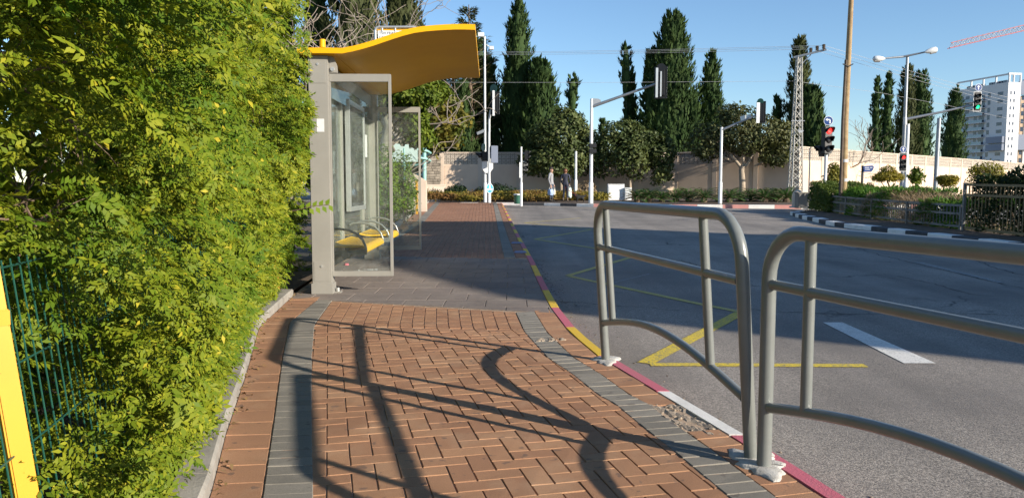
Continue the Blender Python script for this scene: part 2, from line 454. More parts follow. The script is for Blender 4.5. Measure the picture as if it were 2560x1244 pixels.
Xll = pxtab([(655,1244),(683,1060),(705,900),(724,805),(790,752)], (-6,.26), [(12,-2.43),(16,-2.61),(22.6,-2.80),(37,-3.75),(40,-3.95)])
KW, RW, GW = .09, .18, .185
Xki = lambda Y: Xk(Y)-KW
Xro = lambda Y: Xk(Y)-KW-RW
Xgr = lambda Y: Xk(Y)-KW-RW-GW

# ---- terrain, road, soil
def sheet(name, mat, ys, xl, xr, dz, nx=2, zf=zt):
    b = MB()
    b.grid([[(xl(y)+(xr(y)-xl(y))*k/(nx-1), y, zf(y)+dz) for k in range(nx)] for y in ys])
    return struct(b.build(name, mat))
c_ = lambda v: (lambda y: v)
sheet('ground', M_DRY, [-300, 8.5, 39, 47, 120, 1600], c_(-900), c_(1200), -.16)
sheet('road', A_ASPH, [-60, 0, 8.5, 15, 25, 39, 90, 160], c_(-70), c_(160), -.10)
ysl = [-6,-3,0,1.5,2.95,3.7,4.9,6.5,8.3,10,12,16,20,27,33,40]
sheet('soil', M_SOIL, ysl, c_(-40), lambda y: Xe(y)-.05, .02)
ysp = sorted(set(ysl+[round(y,2) for y in KY if -6 <= y <= 40]))
sheet('pavement', M_SAND, ysp, lambda y: Xe(y)-.03, lambda y: Xk(y)-.03, -.0075)

def brick(b, q, h=.03, dz=0, tilt=.0016):
    t = [Vector(p)+Vector((0,0,dz+R.uniform(-tilt, tilt))) for p in q]
    cen = sum(t, Vector())/4; e = .0035
    ti = [p + (cen-p).normalized()*e + Vector((0,0,0)) for p in t]
    o = [p + Vector((0,0,-e)) for p in t]
    lo = [p + Vector((0,0,-h)) for p in t]
    A = [b.pt(p) for p in ti]; B = [b.pt(p) for p in o]; C_ = [b.pt(p) for p in lo]
    b.face(A)
    for k in range(4):
        j = (k+1) % 4
        b.face((A[k], B[k], B[j], A[j])); b.face((B[k], C_[k], C_[j], B[j]))
def fanY(x):   # near edge of the slab zone
    return 7.97 + (x+1.89)*(7.2-7.97)/(.375+1.89)
def herY(x): return 6.5 + (x+1.7)*(6.28-6.5)/2.0
FARY = lambda x: 12.55-.18*(x+2.3)

# herringbone field
hb = MB(); wv = .1; gp = .005
ux = Vector((.972, .232, 0)); uy = Vector((-.232, .972, 0)); o0 = Vector((.1, 2.9, 0))
for i in range(-75, 76):
    for j in range(-30, 31):
        ox, oy = i+2*j, i-2*j
        if abs(ox) > 60 or abs(oy) > 75: continue
        for (x0, y0, x1, y1) in ((0,0,2,1), (0,1,1,3)):
            pts = [o0 + ux*((ox+a)*wv + sa*gp/2) + uy*((oy+c)*wv + sb*gp/2)
                   for a, c, sa, sb in ((x0,y0,1,1),(x1,y0,-1,1),(x1,y1,-1,-1),(x0,y1,1,-1))]
            cen = sum(pts, Vector())/4
            if cen.y < .8 or cen.y > herY(cen.x)+.03: continue
            if cen.x < Xlr(cen.y)-.095 or cen.x > Xgr(cen.y)+.09: continue
            if (cen-Vector((.33, 5.85, 0))).length < .07 and x1 == 1: continue
            brick(hb, pts)
def patch(b, xl, xr, y0, y1, cols, rl, gap=.007, stag=True, z=zt, wob=0):
    """bricks laid lengthwise between two edge curves"""
    for c in range(cols):
        u0, u1 = c/cols, (c+1)/cols
        xm = xl(10)+(xr(10)-xl(10))*(u0+u1)/2
        ya, yb = y0(u0, u1), y1(u0, u1)
        n = max(1, round((yb-ya)/rl)); st = (c % 2)*.5 if stag else 0
        ks = [0]+[k+st for k in range(1 if not st else 0, n)]+[n]
        ks = sorted(set(ks))
        for a, d in zip(ks, ks[1:]):
            q = []
            for u, k, su, sk in ((u0,a,1,1),(u1,a,-1,1),(u1,d,-1,-1),(u0,d,1,-1)):
                y = ya+(yb-ya)*k/n + sk*gap/2
                q.append((xl(y)+(xr(y)-xl(y))*u + su*gap/2 + R.uniform(-wob, wob), y, z(y)))
            brick(b, q)
fx = lambda u: -1.75+2.0*u
patch(hb, Xlr, Xgr, lambda a, c: herY(fx((a+c)/2))+.05, lambda a, c: fanY(fx((a+c)/2))-.01, 17, .2)
struct(hb.build('pavement_red_pavers', M_RED))
fb = MB()
patch(fb, Xlr, Xgr, lambda a, c: FARY(fx((a+c)/2)), lambda a, c: 38.6, 20, .25, gap=.012, wob=.004)
# strips
def strip(b, xl, xr, y0, y1, pitch, sk=.0, dz=.003, gap=.006):
    y = y0
    while y < y1:
        p = pitch*R.uniform(.97, 1.03)
        q = []
        for xf, ya, su, sg in ((xl, y, 1, 1), (xr, y, -1, 1), (xr, y+p, -1, -1), (xl, y+p, 1, -1)):
            s_ = sk*(xr(y)-xl(y)) if xf is xr else 0
            yy = ya+s_+sg*gap/2
            q.append((xf(yy)+su*gap/2, yy, zt(yy)))
        brick(b, q, .035, dz, .002); y += p
gb = MB(); strip(gb, Xgr, Xro, .8, 7.2, .1, .22); strip(gb, Xll, Xlr, .8, 8.0, .1, .1)
strip(gb, Xgr, Xro, 12.3, 38.6, .22, gap=.01); strip(gb, Xll, Xlr, 12.4, 38.6, .22, gap=.01)
struct(gb.build('pavement_grey_strips', M_GREY))
rb = MB()
y = .8
strip(rb, Xro, Xki, .8, 3.65, .11, .22, .0); strip(rb, Xro, Xki, 4.12, 7.2, .2, .22, .0)
strip(rb, Xe, Xll, .8, 8.0, .2, .1, .0)
struct(rb.build('pavement_red_edge_pavers', M_RED))
strip(fb, Xro, Xki, 12.3, 38.6, .25, gap=.01, dz=0); strip(fb, Xe, Xll, 12.4, 38.6, .25, gap=.01, dz=0)
struct(fb.build('pavement_far_red_pavers', M_RED2))
sb = MB()
r = 0; y = 7.1
while y < 12.4:
    x = -3.0 + (r % 2)*.21
    while x < .45:
        q = []
        for a, c_2, su, sk in ((0,0,1,1),(.42,0,-1,1),(.42,.46,-1,-1),(0,.46,1,-1)):
            xx = x+a+su*.005; yy = y+c_2+sk*.005 - (xx+2)*.02*0
            lo = max(Xe(yy), -3.0); hi = Xki(yy)
            xx = min(max(xx, lo), hi)
            yy = max(yy, fanY(xx)+.004); yy = min(yy, FARY(xx)-.004)
            q.append((xx, yy, zt(yy)))
        if abs(q[1][0]-q[0][0]) > .03 and abs(q[3][1]-q[0][1])+abs(q[2][1]-q[1][1]) > .05: brick(sb, q, .03, .0, .0015)
        x += .42
    y += .46; r += 1
struct(sb.build('pavement_grey_slabs', M_SLAB))

# kerb on our side
kb = MB()
segs = [(-6,3.62,0),(3.62,4.41,2),(4.41,5.36,0),(5.36,6.45,1),(6.45,7.5,0),(7.5,8.74,1),(8.74,10,0),(10,11.2,1),(11.2,12.6,0)]
y = 12.6; k = 1
while y < 38.5: segs.append((y, y+1.25, k)); y += 1.25; k = 1-k
for y0, y1, mi in segs:
    kb.cur = mi; n = max(1, int((y1-y0)/.5))
    for j in range(n):
        a, c2 = y0+(y1-y0)*j/n, y0+(y1-y0)*(j+1)/n-(.012 if j == n-1 else 0)
        z0, z1 = zt(a), zt(c2)
        xa, xb = Xk(a), Xk(c2)
        lo = [(xa-KW+.006,a,z0+.004),(xa-.012,a,z0+.004),(xa,a,z0-.012),(xa+.01,a,z0-.13),(xa-KW+.006,a,z0-.13)]
        hi = [(xb-KW+.006,c2,z1+.004),(xb-.012,c2,z1+.004),(xb,c2,z1-.012),(xb+.01,c2,z1-.13),(xb-KW+.006,c2,z1-.13)]
        A = [kb.pt(p) for p in lo]; B = [kb.pt(p) for p in hi]
        for q in range(5): kb.face((A[q], A[(q+1)%5], B[(q+1)%5], B[q]))
        kb.face(A[::-1]); kb.face(B)
struct(kb.build('kerb', [K_PINK, K_YEL, K_WHITE]))

# concrete edging below the hedge
eb = MB()
ye = [-2,0,1,2,2.95,3.7,4.86,6.45]
for a, c2 in list(zip(ye, ye[1:]))+[(6.46,8.35)]+[(12.6+1.0*k, 13.59+1.0*k) for k in range(26)]:
    n = max(1, int((c2-a)/.5))
    for j in range(n):
        y0, y1 = a+(c2-a)*j/n, a+(c2-a)*(j+1)/n-.006
        A = [eb.pt(p) for p in ((Xe(y0),y0,zt(y0)-.05),(Xe(y0),y0,zt(y0)+.055),(Xe(y0)-.012,y0,zt(y0)+.07),(Xe(y0)-.13,y0,zt(y0)+.07),(Xe(y0)-.13,y0,zt(y0)-.05))]
        B = [eb.pt(p) for p in ((Xe(y1),y1,zt(y1)-.05),(Xe(y1),y1,zt(y1)+.055),(Xe(y1)-.012,y1,zt(y1)+.07),(Xe(y1)-.13,y1,zt(y1)+.07),(Xe(y1)-.13,y1,zt(y1)-.05))]
        for q in range(5): eb.face((A[q], A[(q+1)%5], B[(q+1)%5], B[q]))
        eb.face(A[::-1]); eb.face(B)
tag(struct(eb.build('kerb_edging', M_CONC)))

# painted road markings (4 mm above the road)
def line(b, pts, w, dz=-.096):
    pts = [G(px, py, -.1) for px, py in pts]
    for p, q in zip(pts, pts[1:]):
        d = (q-p); d.z = 0; d.normalize(); s = Vector((-d.y, d.x, 0))*w/2
        n = max(1, int((q-p).length/.6)); 
        for k in range(n):
            a = p+(q-p)*k/n; c2 = p+(q-p)*(k+1)/n
            b.poly([(v.x, v.y, zt(v.y)+dz) for v in (a-s, c2-s, c2+s, a+s)])
zg = MB(); line(zg, [(2165,914),(1625,911)], .1); line(zg, [(1612,908),(1851,782)], .125, -.0955)
struct(zg.build('road_marking_yellow', L_YEL))
zg = MB(); line(zg, [(1852,780),(1422,690)], .1); line(zg, [(1420,689),(1595,638)], .1, -.0955); line(zg, [(1595,637),(1337,598)], .1, -.095)
line(zg, [(1338,598),(1478,574)], .1, -.0955); line(zg, [(1478,573),(1312,557)], .09); line(zg, [(1312,557),(1450,545)], .1, -.0955)
struct(zg.build('road_marking_faded_yellow', L_YELF))
zg = MB(); zg.poly([tuple(G(px, py, -.096)) for px, py in ((2057,805),(2260,907),(2340,907),(2106,805))])
struct(zg.build('lane_marking_white', L_WHT))
zg = MB(); zg.poly([tuple(G(px, py, -.096)) for px, py in ((2285,655),(2495,706),(2515,706),(2306,655))])
zg.poly([tuple(G(px, py, -.096)) for px, py in ((2050,600),(2130,621),(2145,621),(2066,600))])
line(zg, [(1512,712),(1625,684)], .035)
struct(zg.build('lane_marking_faded_white', L_WHTF))
zg = MB()
for px, py, wd, dp in ((1300,630,.12,.45),(1291,607,.12,.4)):
    g = G(px, py); zg.poly([(g.x-wd, g.y-dp/2, zt(g.y)+.006),(g.x+wd, g.y-dp/2, zt(g.y)+.006),(g.x+wd*.8, g.y+dp/2, zt(g.y)+.0065),(g.x-wd*.6, g.y+dp/2, zt(g.y)+.0065)])
struct(zg.build('pavement_blue_paint', L_BLUE))
# cracks in the road
zg = MB()
for pts in (((2000,584),(2090,607),(2210,640),(2380,680),(2560,722)),((2240,690),(2330,708),(2420,735),(2500,742)),((1830,768),(1960,781),(2160,786),(2350,781),(2560,790)),((1560,640),(1640,655),(1700,650),(1765,668)),((2420,640),(2480,668),(2560,688))):
    g_ = [G(px, py, -.1) for px, py in pts]; q_ = []
    for p, r_ in zip(g_, g_[1:]):
        n = max(2, int((r_-p).length/.12))
        for k in range(n): q_.append(p+(r_-p)*k/n+Vector((R.gauss(0,.018), R.gauss(0,.022), 0)))
    q_.append(g_[-1])
    wd = [R.uniform(.003,.011)*(.4 if i in (0, len(q_)-1) else 1) for i in range(len(q_))]
    for i in range(len(q_)-1):
        a, c2 = q_[i], q_[i+1]; d = (c2-a).normalized(); s_ = Vector((-d.y, d.x, 0))
        zg.poly([(v.x, v.y, zt(v.y)-.0965) for v in (a-s_*wd[i], c2-s_*wd[i+1], c2+s_*wd[i+1], a+s_*wd[i])])
struct(zg.build('road_cracks', M('crack', (.03,.028,.027), .95)))
# grit lying in the gutter
zg = MB()
for _ in range(420):
    y = R.uniform(2.6, 13)**1.0; x = Xk(y)+.015+abs(R.gauss(0,.10)); s_ = R.uniform(.003,.011)
    zg.m = Matrix.Translation((x, y, zt(y)-.098)) @ Matrix.Rotation(R.uniform(0,6),4,'Z') @ Matrix.Diagonal((s_*R.uniform(.8,1.8), s_, s_*.6, 1))
    zg.lathe([(.8,-.5),(1,.1),(.4,.8)], 5)
tag(zg.build('gutter_grit', M('grit', (.3,.25,.19), .95, isl=.6)), 'grit and crumbs lying in the gutter along the painted kerb', 'grit', kind='stuff')
# ================================================================ hand rails on the kerb
def rail(name, label, p0, p1, v0, v1, h=1.03, lean=0.0, rr_=.0305):
    p0 = Vector((p0[0], p0[1], 0)); p1 = Vector((p1[0], p1[1], 0)); d = p1-p0; Ln = d.length; d.normalize()
    t = thing(name, label, 'railing', p0, 0, 'tubular railings along the kerb')
    t.rotation_euler = Matrix.Rotation(lean, 3, d).to_euler()
    r = .2; H = h-.03
    pts = [Vector((0,0,-.02))]+[Vector((0,0,z)) for z in (.2,.5,H-r)]
    for k in range(1, 9):
        a = k/8*math.pi/2; pts.append(d*(r-r*math.cos(a))+Vector((0,0,H-r+r*math.sin(a))))
    pts += [d*(Ln*f)+Vector((0,0,H)) for f in (.35,.65)]
    for k in range(0, 9):
        a = math.pi/2-k/8*math.pi/2; pts.append(d*(Ln-r+r*math.cos(a))+Vector((0,0,H-r+r*math.sin(a))))
    pts += [d*Ln+Vector((0,0,z)) for z in (.5,.2,-.02)]
    MB().tube(pts, rr_, 14).build('frame', M_RAIL, t, smooth=50)
    z = .79
    MB().tube([d*.03+Vector((0,0,z)), d*(Ln/2)+Vector((0,0,z)), d*(Ln-.03)+Vector((0,0,z))], .0225, 12).build('middle_bar', M_RAIL, t, smooth=50)
    arc = [d*(.03+(Ln-.06)*k/16)+Vector((0,0,.27+.125*math.sin(math.pi*k/16))) for k in range(17)]
    MB().tube(arc, .0225, 12).build('arched_bar', M_RAIL, t, smooth=50)
    for s in (v0, v1):
        zb = .27+.125*math.sin(math.pi*(s*Ln-.03)/(Ln-.06))
        MB().tube([d*(s*Ln)+Vector((0,0,zb)), d*(s*Ln)+Vector((0,0,.6)), d*(s*Ln)+Vector((0,0,H))], .0225, 12).build('upright', M_RAIL, t, smooth=50)
    for q in (0, Ln):
        b = MB(); c = d*q; nn = 26
        rr = [.098*(1+.22*math.sin(3*6.283*k/nn+q*7)+.14*math.sin(7*6.283*k/nn+q*3)+.08*R.random()) for k in range(nn)]
        ring = lambda f, z: [(c.x+rr[k]*f*math.cos(6.283*k/nn)*.9, c.y+rr[k]*f*math.sin(6.283*k/nn)*1.25, z) for k in range(nn)]
        rows = [ring(1.0,-.005)+[ring(1.0,-.005)[0]], ring(.95,.006)+[ring(.95,.006)[0]], ring(.75,.011)+[ring(.75,.011)[0]], ring(.55,.014)+[ring(.55,.014)[0]], ring(.05,.016)+[ring(.05,.016)[0]]]
        b.grid(rows); b.v = [(x+R.uniform(-.004,.004), y+R.uniform(-.004,.004), z+(R.uniform(-.001,.0015) if z > 0 else 0)) for x, y, z in b.v]; b.build('plaster_footing', M_PLAST, t, smooth=70)
    return t
rail('kerb_railing', 'grey tubular railing standing farther along the kerb, seen whole with both its posts', (.645, 5.2), (1.05, 3.29), .1, .82, 1.105, .075, .029)
rail('kerb_railing', 'nearest grey tubular railing, running out of the picture at the lower right', (1.075, 3.19), (1.635, 1.27), .13, .82, 1.042)
rail('kerb_railing', 'grey tubular railing beside the camera, behind the nearest one', (1.66, 1.17), (2.2, -.75), .13, .82, 1.065)

# rubble where edge pavers are missing
b = MB()
for _ in range(60):
    y = R.uniform(3.62, 4.15); x = R.uniform(Xro(y)-.05, Xki(y)+.005); s = R.uniform(.004, .015)
    b.m = Matrix.Translation((x, y, -.004)) @ Matrix.Rotation(R.uniform(0, 6), 4, 'Z') @ Matrix.Rotation(R.uniform(-.5, .5), 4, 'X') @ Matrix.Diagonal((s*R.uniform(.7,1.8), s, s*.5, 1))
    b.lathe([(.7,-.8),(1,-.2),(.8,.6),(.3,.9)], 6)
b.m = Matrix.Identity(4)
rows = [[(Xro(y)+(Xki(y)-Xro(y))*u - .01, y, -.004+.008*math.sin(9*u+23*y)+R.uniform(-.004,.004)) for u in [k/9 for k in range(10)]] for y in [3.6+.045*k for k in range(13)]]
b.grid(rows)
tag(b.build('rubble', M_RUBBLE), 'broken sandy rubble where pavers are missing beside the white kerb', 'rubble', kind='stuff')
# patch of the missing half paver farther up
b = MB()
for _ in range(28):
    s = R.uniform(.006, .02); b.m = Matrix.Translation((.30+R.uniform(-.1,.1), 5.9+R.uniform(-.06,.06), .002)) @ Matrix.Rotation(R.uniform(0,6),4,'Z') @ Matrix.Diagonal((s*1.5, s, s*.5, 1))
    b.lathe([(.7,-.8),(1,-.2),(.8,.6),(.3,.9)], 6)
tag(b.build('mortar_crumbs', M_RUBBLE), 'pale crumbs of mortar around a broken paver in the brick pavement', 'rubble', kind='stuff')

# ================================================================ bus shelter (built at the origin, then moved)
bs = thing('bus_shelter', 'grey glass bus shelter with a yellow wave-shaped roof and two yellow seats', 'bus shelter')
LY = 3.62
for i, y0 in enumerate((0, LY)):
    p = MB().box((0, y0, 0), (.215, y0+.17, 2.6)).build('post', M_SHELT, bs, bevel=.006)
    for z0, z1 in ((2.3, 2.555), (.14, .36)):
        MB().box((.02, y0-.004, z0), (.195, y0+.01, z1)).build('access_plate', M_SHELT, p, bevel=.003)
        bz = z1-.05
        MB().tube([(.108, y0-.012, bz), (.108, y0+.0, bz)], .013, 12).build('bolt', M_ALU, p, smooth=40)
    f = MB().box((-.012, y0-.012, 0), (.227, y0+.182, .12)); f.build('base_collar', M_SHELT, p, bevel=.004)
st = MB().box((.085, -.0025, 1.78), (.165, .001, 1.92)).build('notice', M_PAPER, bs)
MB().box((.215, .06, 0), (.3, .16, .02)).build('foot_bracket', M_SHELT, bs, bevel=.004)
MB().tube([(.262, .1, .02), (.262, .1, .06)], .018, 10).build('anchor_bolt', M_ALU, bs, smooth=40)
# side screens
for y0 in (.05, LY-.03):
    fr = MB()
    fr.box((.215, y0, 2.325), (.885, y0+.04, 2.41)); fr.box((.215, y0, .19), (.885, y0+.04, .25)); fr.box((.855, y0-.001, .192), (.888, y0+.041, 2.408))
    fr.box((.213, y0+.002, .2), (.232, y0+.038, 2.4))
    s = fr.build('side_screen', M_SHELT, bs, bevel=.004)
    MB().box((.232, y0+.017, .25), (.855, y0+.024, 2.325)).build('pane', M_GLASS, s)
# bracket knob under the roof
MB().prism([(.215,.06,2.42),(.215,.06,2.62),(.27,.06,2.58),(.30,.06,2.5),(.305,.06,2.42)], (0,.05,0)).build('roof_bracket', M_SHELT, bs, bevel=.004)
MB().tube([(.255,.04,2.46),(.255,.08,2.46)], .022, 12).build('bracket_bolt', M_ALU, bs, smooth=40)
# rear frame, panes and beams
rf = MB()
rf.box((.03, .17, 2.42), (.13, LY, 2.58)); rf.box((.03, .17, .25), (.12, LY, .32)); rf.box((.05, 1.32, .32), (.11, 1.37, 2.42)); rf.box((.05, 2.92, .32), (.11, 2.97, 2.42))
rr = rf.build('rear_frame', M_SHELT, bs, bevel=.005)
for a, c2 in ((.17, 1.32), (1.37, 2.92), (2.97, LY)):
    MB().box((.077, a, .32), (.084, c2, 2.42)).build('pane', M_GLASSB, rr)
MB().box((.14, .2, 2.2), (.15, LY, 2.40)).build('fascia_pane', M_GLASSB, rr)
# poster case
pc = MB(); y0, y1, z0, z1 = 1.5, 2.72, .86, 2.3
for q in (((.11,y0,z0),(.17,y1,z0+.06)), ((.11,y0,z1-.06),(.17,y1,z1)), ((.11,y0,z0+.06),(.17,y0+.06,z1-.06)), ((.11,y1-.06,z0+.06),(.17,y1,z1-.06))): pc.box(*q)
pco = pc.build('poster_case', M_ALU, bs, bevel=.004)
MB().box((.112, y0+.06, z0+.06), (.13, y1-.06, z1-.06)).build('poster', M_POSTER, pco)
MB().box((.155, y0+.06, z0+.06), (.159, y1-.06, z1-.06)).build('pane', M_GLASS, pco)
MB().box((.112, 3.02, 1.62), (.12, 3.22, 1.95)).build('timetable', M_PAPER, bs)
# bench: two perforated seats on a beam
bn = MB(); bn.box((.28, .25, .37), (.38, LY-.1, .44)); bn.box((.12, .6, .38), (.28, .68, .43)); bn.box((.12, 3.0, .38), (.28, 3.08, .43))
bno = bn.build('bench', M_SHELT, bs, bevel=.005)
def seat(ya, yb):
    prof = [(.13,.53),(.2,.512),(.3,.505),(.42,.51),(.5,.512),(.535,.50),(.555,.475),(.56,.44),(.545,.425),(.535,.44),(.53,.468),(.515,.487),(.49,.494),(.42,.492),(.3,.487),(.2,.494),(.13,.512)]
    h = MB().prism([(x, ya, z) for x, z in prof], (0, yb-ya, 0)); h.cur = 1
    y = ya+.05
    while y < yb-.04:
        x = .17
        while x < .5:
            z = np.interp(x, [.13,.2,.3,.42,.5], [.53,.512,.505,.51,.512])+.0015
            h.poly([(x+.011*math.cos(k*1.047), y+.011*math.sin(k*1.047), z) for k in range(6)]); x += .04
        y += .04
    h.build('seat', [M_YSEAT, M_DARKM], bno, smooth=35)
    for yy in (ya-.012, yb+.012):
        arc = [(.55,.44),(.545,.5),(.51,.58),(.44,.65),(.35,.69),(.25,.705),(.15,.70),(.11,.68)]
        a = MB()
        for (x0,z0),(x1,z1) in zip(arc, arc[1:]):
            a.bar((x0,yy,z0),(x1,yy,z1), .022, .042, up=(0,1,0)) if False else a.tube([(x0,yy,z0),(x1,yy,z1)], .014, 8)
        a.bar((.555,yy,.44),(.12,yy,.42), .022, .06)
        a.tube([(.53, yy-.02, .45), (.53, yy+.02, .45)], .012, 8)
        a.build('armrest', M_RAIL, bno, smooth=60)
seat(.32, 1.72); seat(2.35, 3.38)
# roof
top = [(742,119.6),(775,119.2),(808,119),(832,119.3),(854,119.6),(880,114.5),(905,108),(931.5,100),(957,91),(983,82),(1008,74),(1034,67.3),(1060,63.4),(1086,61),(1111,59.2),(1137,58),(1162,57.9),(1187,58.6)]
Y0 = 8.35
tp = [(P(px, py, Y0).x+2.21, P(px, py, Y0).z) for px, py in top]
th = [.050]*len(tp); 
rows = []
def nrm(i):
    a = tp[max(i-1,0)]; c = tp[min(i+1,len(tp)-1)]; d = Vector((c[0]-a[0], c[1]-a[1])).normalized(); return Vector((d.y, -d.x))
bot = [(tp[i][0]+nrm(i).x*.062*.0, tp[i][1]-.058) for i in range(len(tp))]
rb2 = MB(); rb2.prism([(x, -.09, z) for x, z in tp]+[(x, -.09, z) for x, z in bot[::-1]], (0, 3.72, 0))
roof = rb2.build('roof', M_YROOF, bs, smooth=35, bevel=0)
MB().tube([((807-1280)/F*Y0+2.21, .05, 2.69), ((807-1280)/F*Y0+2.21, .05, 2.775)], .033, 14).build('roof_pipe', M_YROOF, bs, smooth=40)
MB().box((.02, -.02, 2.60), (.3, LY+.1, 2.66)).build('roof_beam', M_YROOF, bs, bevel=.01)
bs.location = (-2.21, 8.44, 0); bs.rotation_euler = (0, 0, rad(1.66))
# litter inside the shelter
b = MB(); g = G(910, 676)
for k in range(7):
    x, y = g.x+R.uniform(-.14,.14), g.y+R.uniform(-.1,.1); s = R.uniform(.05,.1)
    b.poly([(x+s*math.cos(q*1.26+k), y+s*.7*math.sin(q*1.26+k), .012+R.uniform(0,.02)) for q in range(5)])
tag(b.build('crumpled_paper', M_PAPER), 'crumpled white paper lying on the slabs inside the shelter', 'litter')
b = MB(); g = G(866, 662)
b.m = Matrix.Translation((g.x, g.y, .03)); b.lathe([(.02,-.02),(.04,0),(.03,.025),(.01,.03)], 7); b.m = Matrix.Identity(4)
tag(b.build('pink_litter', K_PINK), 'small pink scrap of litter on the slabs near the shelter back', 'litter')

# bus stop sign beyond the shelter
Ys = 13.2
sl = P(938, 68, Ys); srr = P(1042, 80, Ys)
bsn = thing('bus_stop_sign', 'white bus stop sign in a grey tube frame above the yellow roof, lettered TSVI FRANK', 'sign', (sl.x, Ys, zt(Ys)))
zt0 = sl.z-zt(Ys); W_ = srr.x-sl.x
MB().tube([(0,0,0),(0,0,zt0-.06),(.015,0,zt0-.015),(.06,0,zt0),(W_-.06,0,zt0),(W_-.015,0,zt0-.015),(W_,0,zt0-.06),(W_,0,zt0-.62),(.01,0,zt0-.62)], .022, 10).build('frame', M_ALU, bsn, smooth=60)
pn = MB().box((.045, -.012, zt0-.6), (W_-.045, .012, zt0-.06)).build('panel', M_WHITE, bsn, bevel=.003)
MB().box((.032, -.010, zt0-.059), (W_-.03, .01, zt0-.035)).build('yellow_strip', M_YPOST, bsn)
def text(body, size, loc, mat, parent, name='lettering'):
    c = bpy.data.curves.new('t', 'FONT'); c.body = body; c.size = size; c.extrude = .0006; c.resolution_u = 3
    o = bpy.data.objects.new('t', c); COL.objects.link(o)
    dg = bpy.context.evaluated_depsgraph_get(); dg.update()
    me = bpy.data.meshes.new_from_object(o.evaluated_get(dg))
    bpy.data.objects.remove(o)
    me.transform(Matrix.Translation(loc) @ Matrix.Rotation(math.pi/2, 4, 'X'))
    me.materials.clear(); me.materials.append(mat); me.name = name
    return link(name, me, parent)
text('TSVI FRANK :', .062, (.065, -.0135, zt0-.123), M_INK, pn)
text('GIV\u2019ATI', .062, (.065, -.0135, zt0-.192), M_INK, pn)
for cx in (.12, .34): MB().tube([(cx,-.012,zt0-.02),(cx,-.014,zt0-.072)], .011, 8).build('clamp', M_WHITE, bsn, smooth=40)

# ================================================================ wire fence and hedge on the left
FX = lambda y: -1.25-.2135*(y-2.0)
wf = thing('wire_fence', 'green wire mesh fence with yellow posts, overgrown by the tall hedge', 'fence', (FX(2.0), 2.0, 0)); wf['_w'] = 1
LEAN = -.105
def fpt(y, z): return (FX(y)+LEAN*z, y+LEAN*.2*z, z)
b = MB(); y = .75
while y < 9.1:
    b.tube([fpt(y, .03), fpt(y, 1.0)], .0024, 5); y += .055
for z in (.06, .28, .50, .72, .98):
    b.tube([fpt(.75, z), fpt(9.1, z)], .0032, 5)
b.build('wire_mesh', M_WIRE, wf, world=True, smooth=60)
def ypost(y, parent, xf=fpt, w=.053, h=1.25, world=True, rot=.75):
    b = MB(); a = Vector(xf(y, -.05)); c2 = Vector(xf(y, h)); u = Vector((math.cos(rot), math.sin(rot), 0))
    b.bar(a, c2, w, w, up=u); o = b.build('post', M_YPOST, parent, bevel=.005, world=world)
    g = MB(); m = Vector(xf(y, .86)); g.bar(m-Vector((0,0,.022)), m+Vector((0,0,.022)), w+.006, w+.006, up=u)
    g.tube([m+Vector((.02,-.055,0)), m+Vector((.03,-.035,0))], .012, 10)
    gb2 = g.build('clamp', M_YPOST, o, bevel=.003, world=False)
    if world: gb2.data.transform(Matrix.Translation(-Vector(parent.location)))
    return o
ypost(1.98, wf); ypost(8.7, wf); ypost(5.3, wf)

# hedge
hd = thing('tall_hedge', 'tall yellow-green leafy hedge overhanging the pavement edge on the left', 'hedge', (FX(5)-.4, 5, 0)); hd['_w'] = 1
def hedge_front(y, z):
    base = FX(y)+.12*np.clip((7.6-y)/2.6, 0, 1)+.02+.07*np.clip(z/.8, 0, 1)
    p = np.stack([y*0, y, z], -1)
    return base+.2*nz(p, 2.0, 1)+.15*nz(p, 5.5, 2)-.18*np.clip(z-2.2, 0, 3)*.5
def hole(y, z):
    return hole_(y, z, 1.15)
def hole_(y, z, R_):
    """places where the hedge opens on bare stems: 1 keeps, 0 drops"""
    k = np.ones_like(y)
    for px, py, r in ((330,430,.17),(350,500,.2),(420,470,.14),(180,420,.12),(90,470,.1),(60,330,.1),(450,700,.14),(410,720,.12),(500,300,.1),(240,760,.12),(40,400,.1)):
        # where that look line meets the hedge front
        d = ray(px, py); yy = 1.0
        for _ in range(30):
            yy = yy if d.x*0 else ( (-1.25+.2135*2.0+.12)/(d.x/d.y+.2135) )
        zz = CH+d.z*(yy/d.y)
        dd = np.sqrt((y-yy)**2+(z-zz)**2)
        k = np.minimum(k, np.clip((dd-r*R_*.6)/(r*.5), 0.02, 1))
    return k
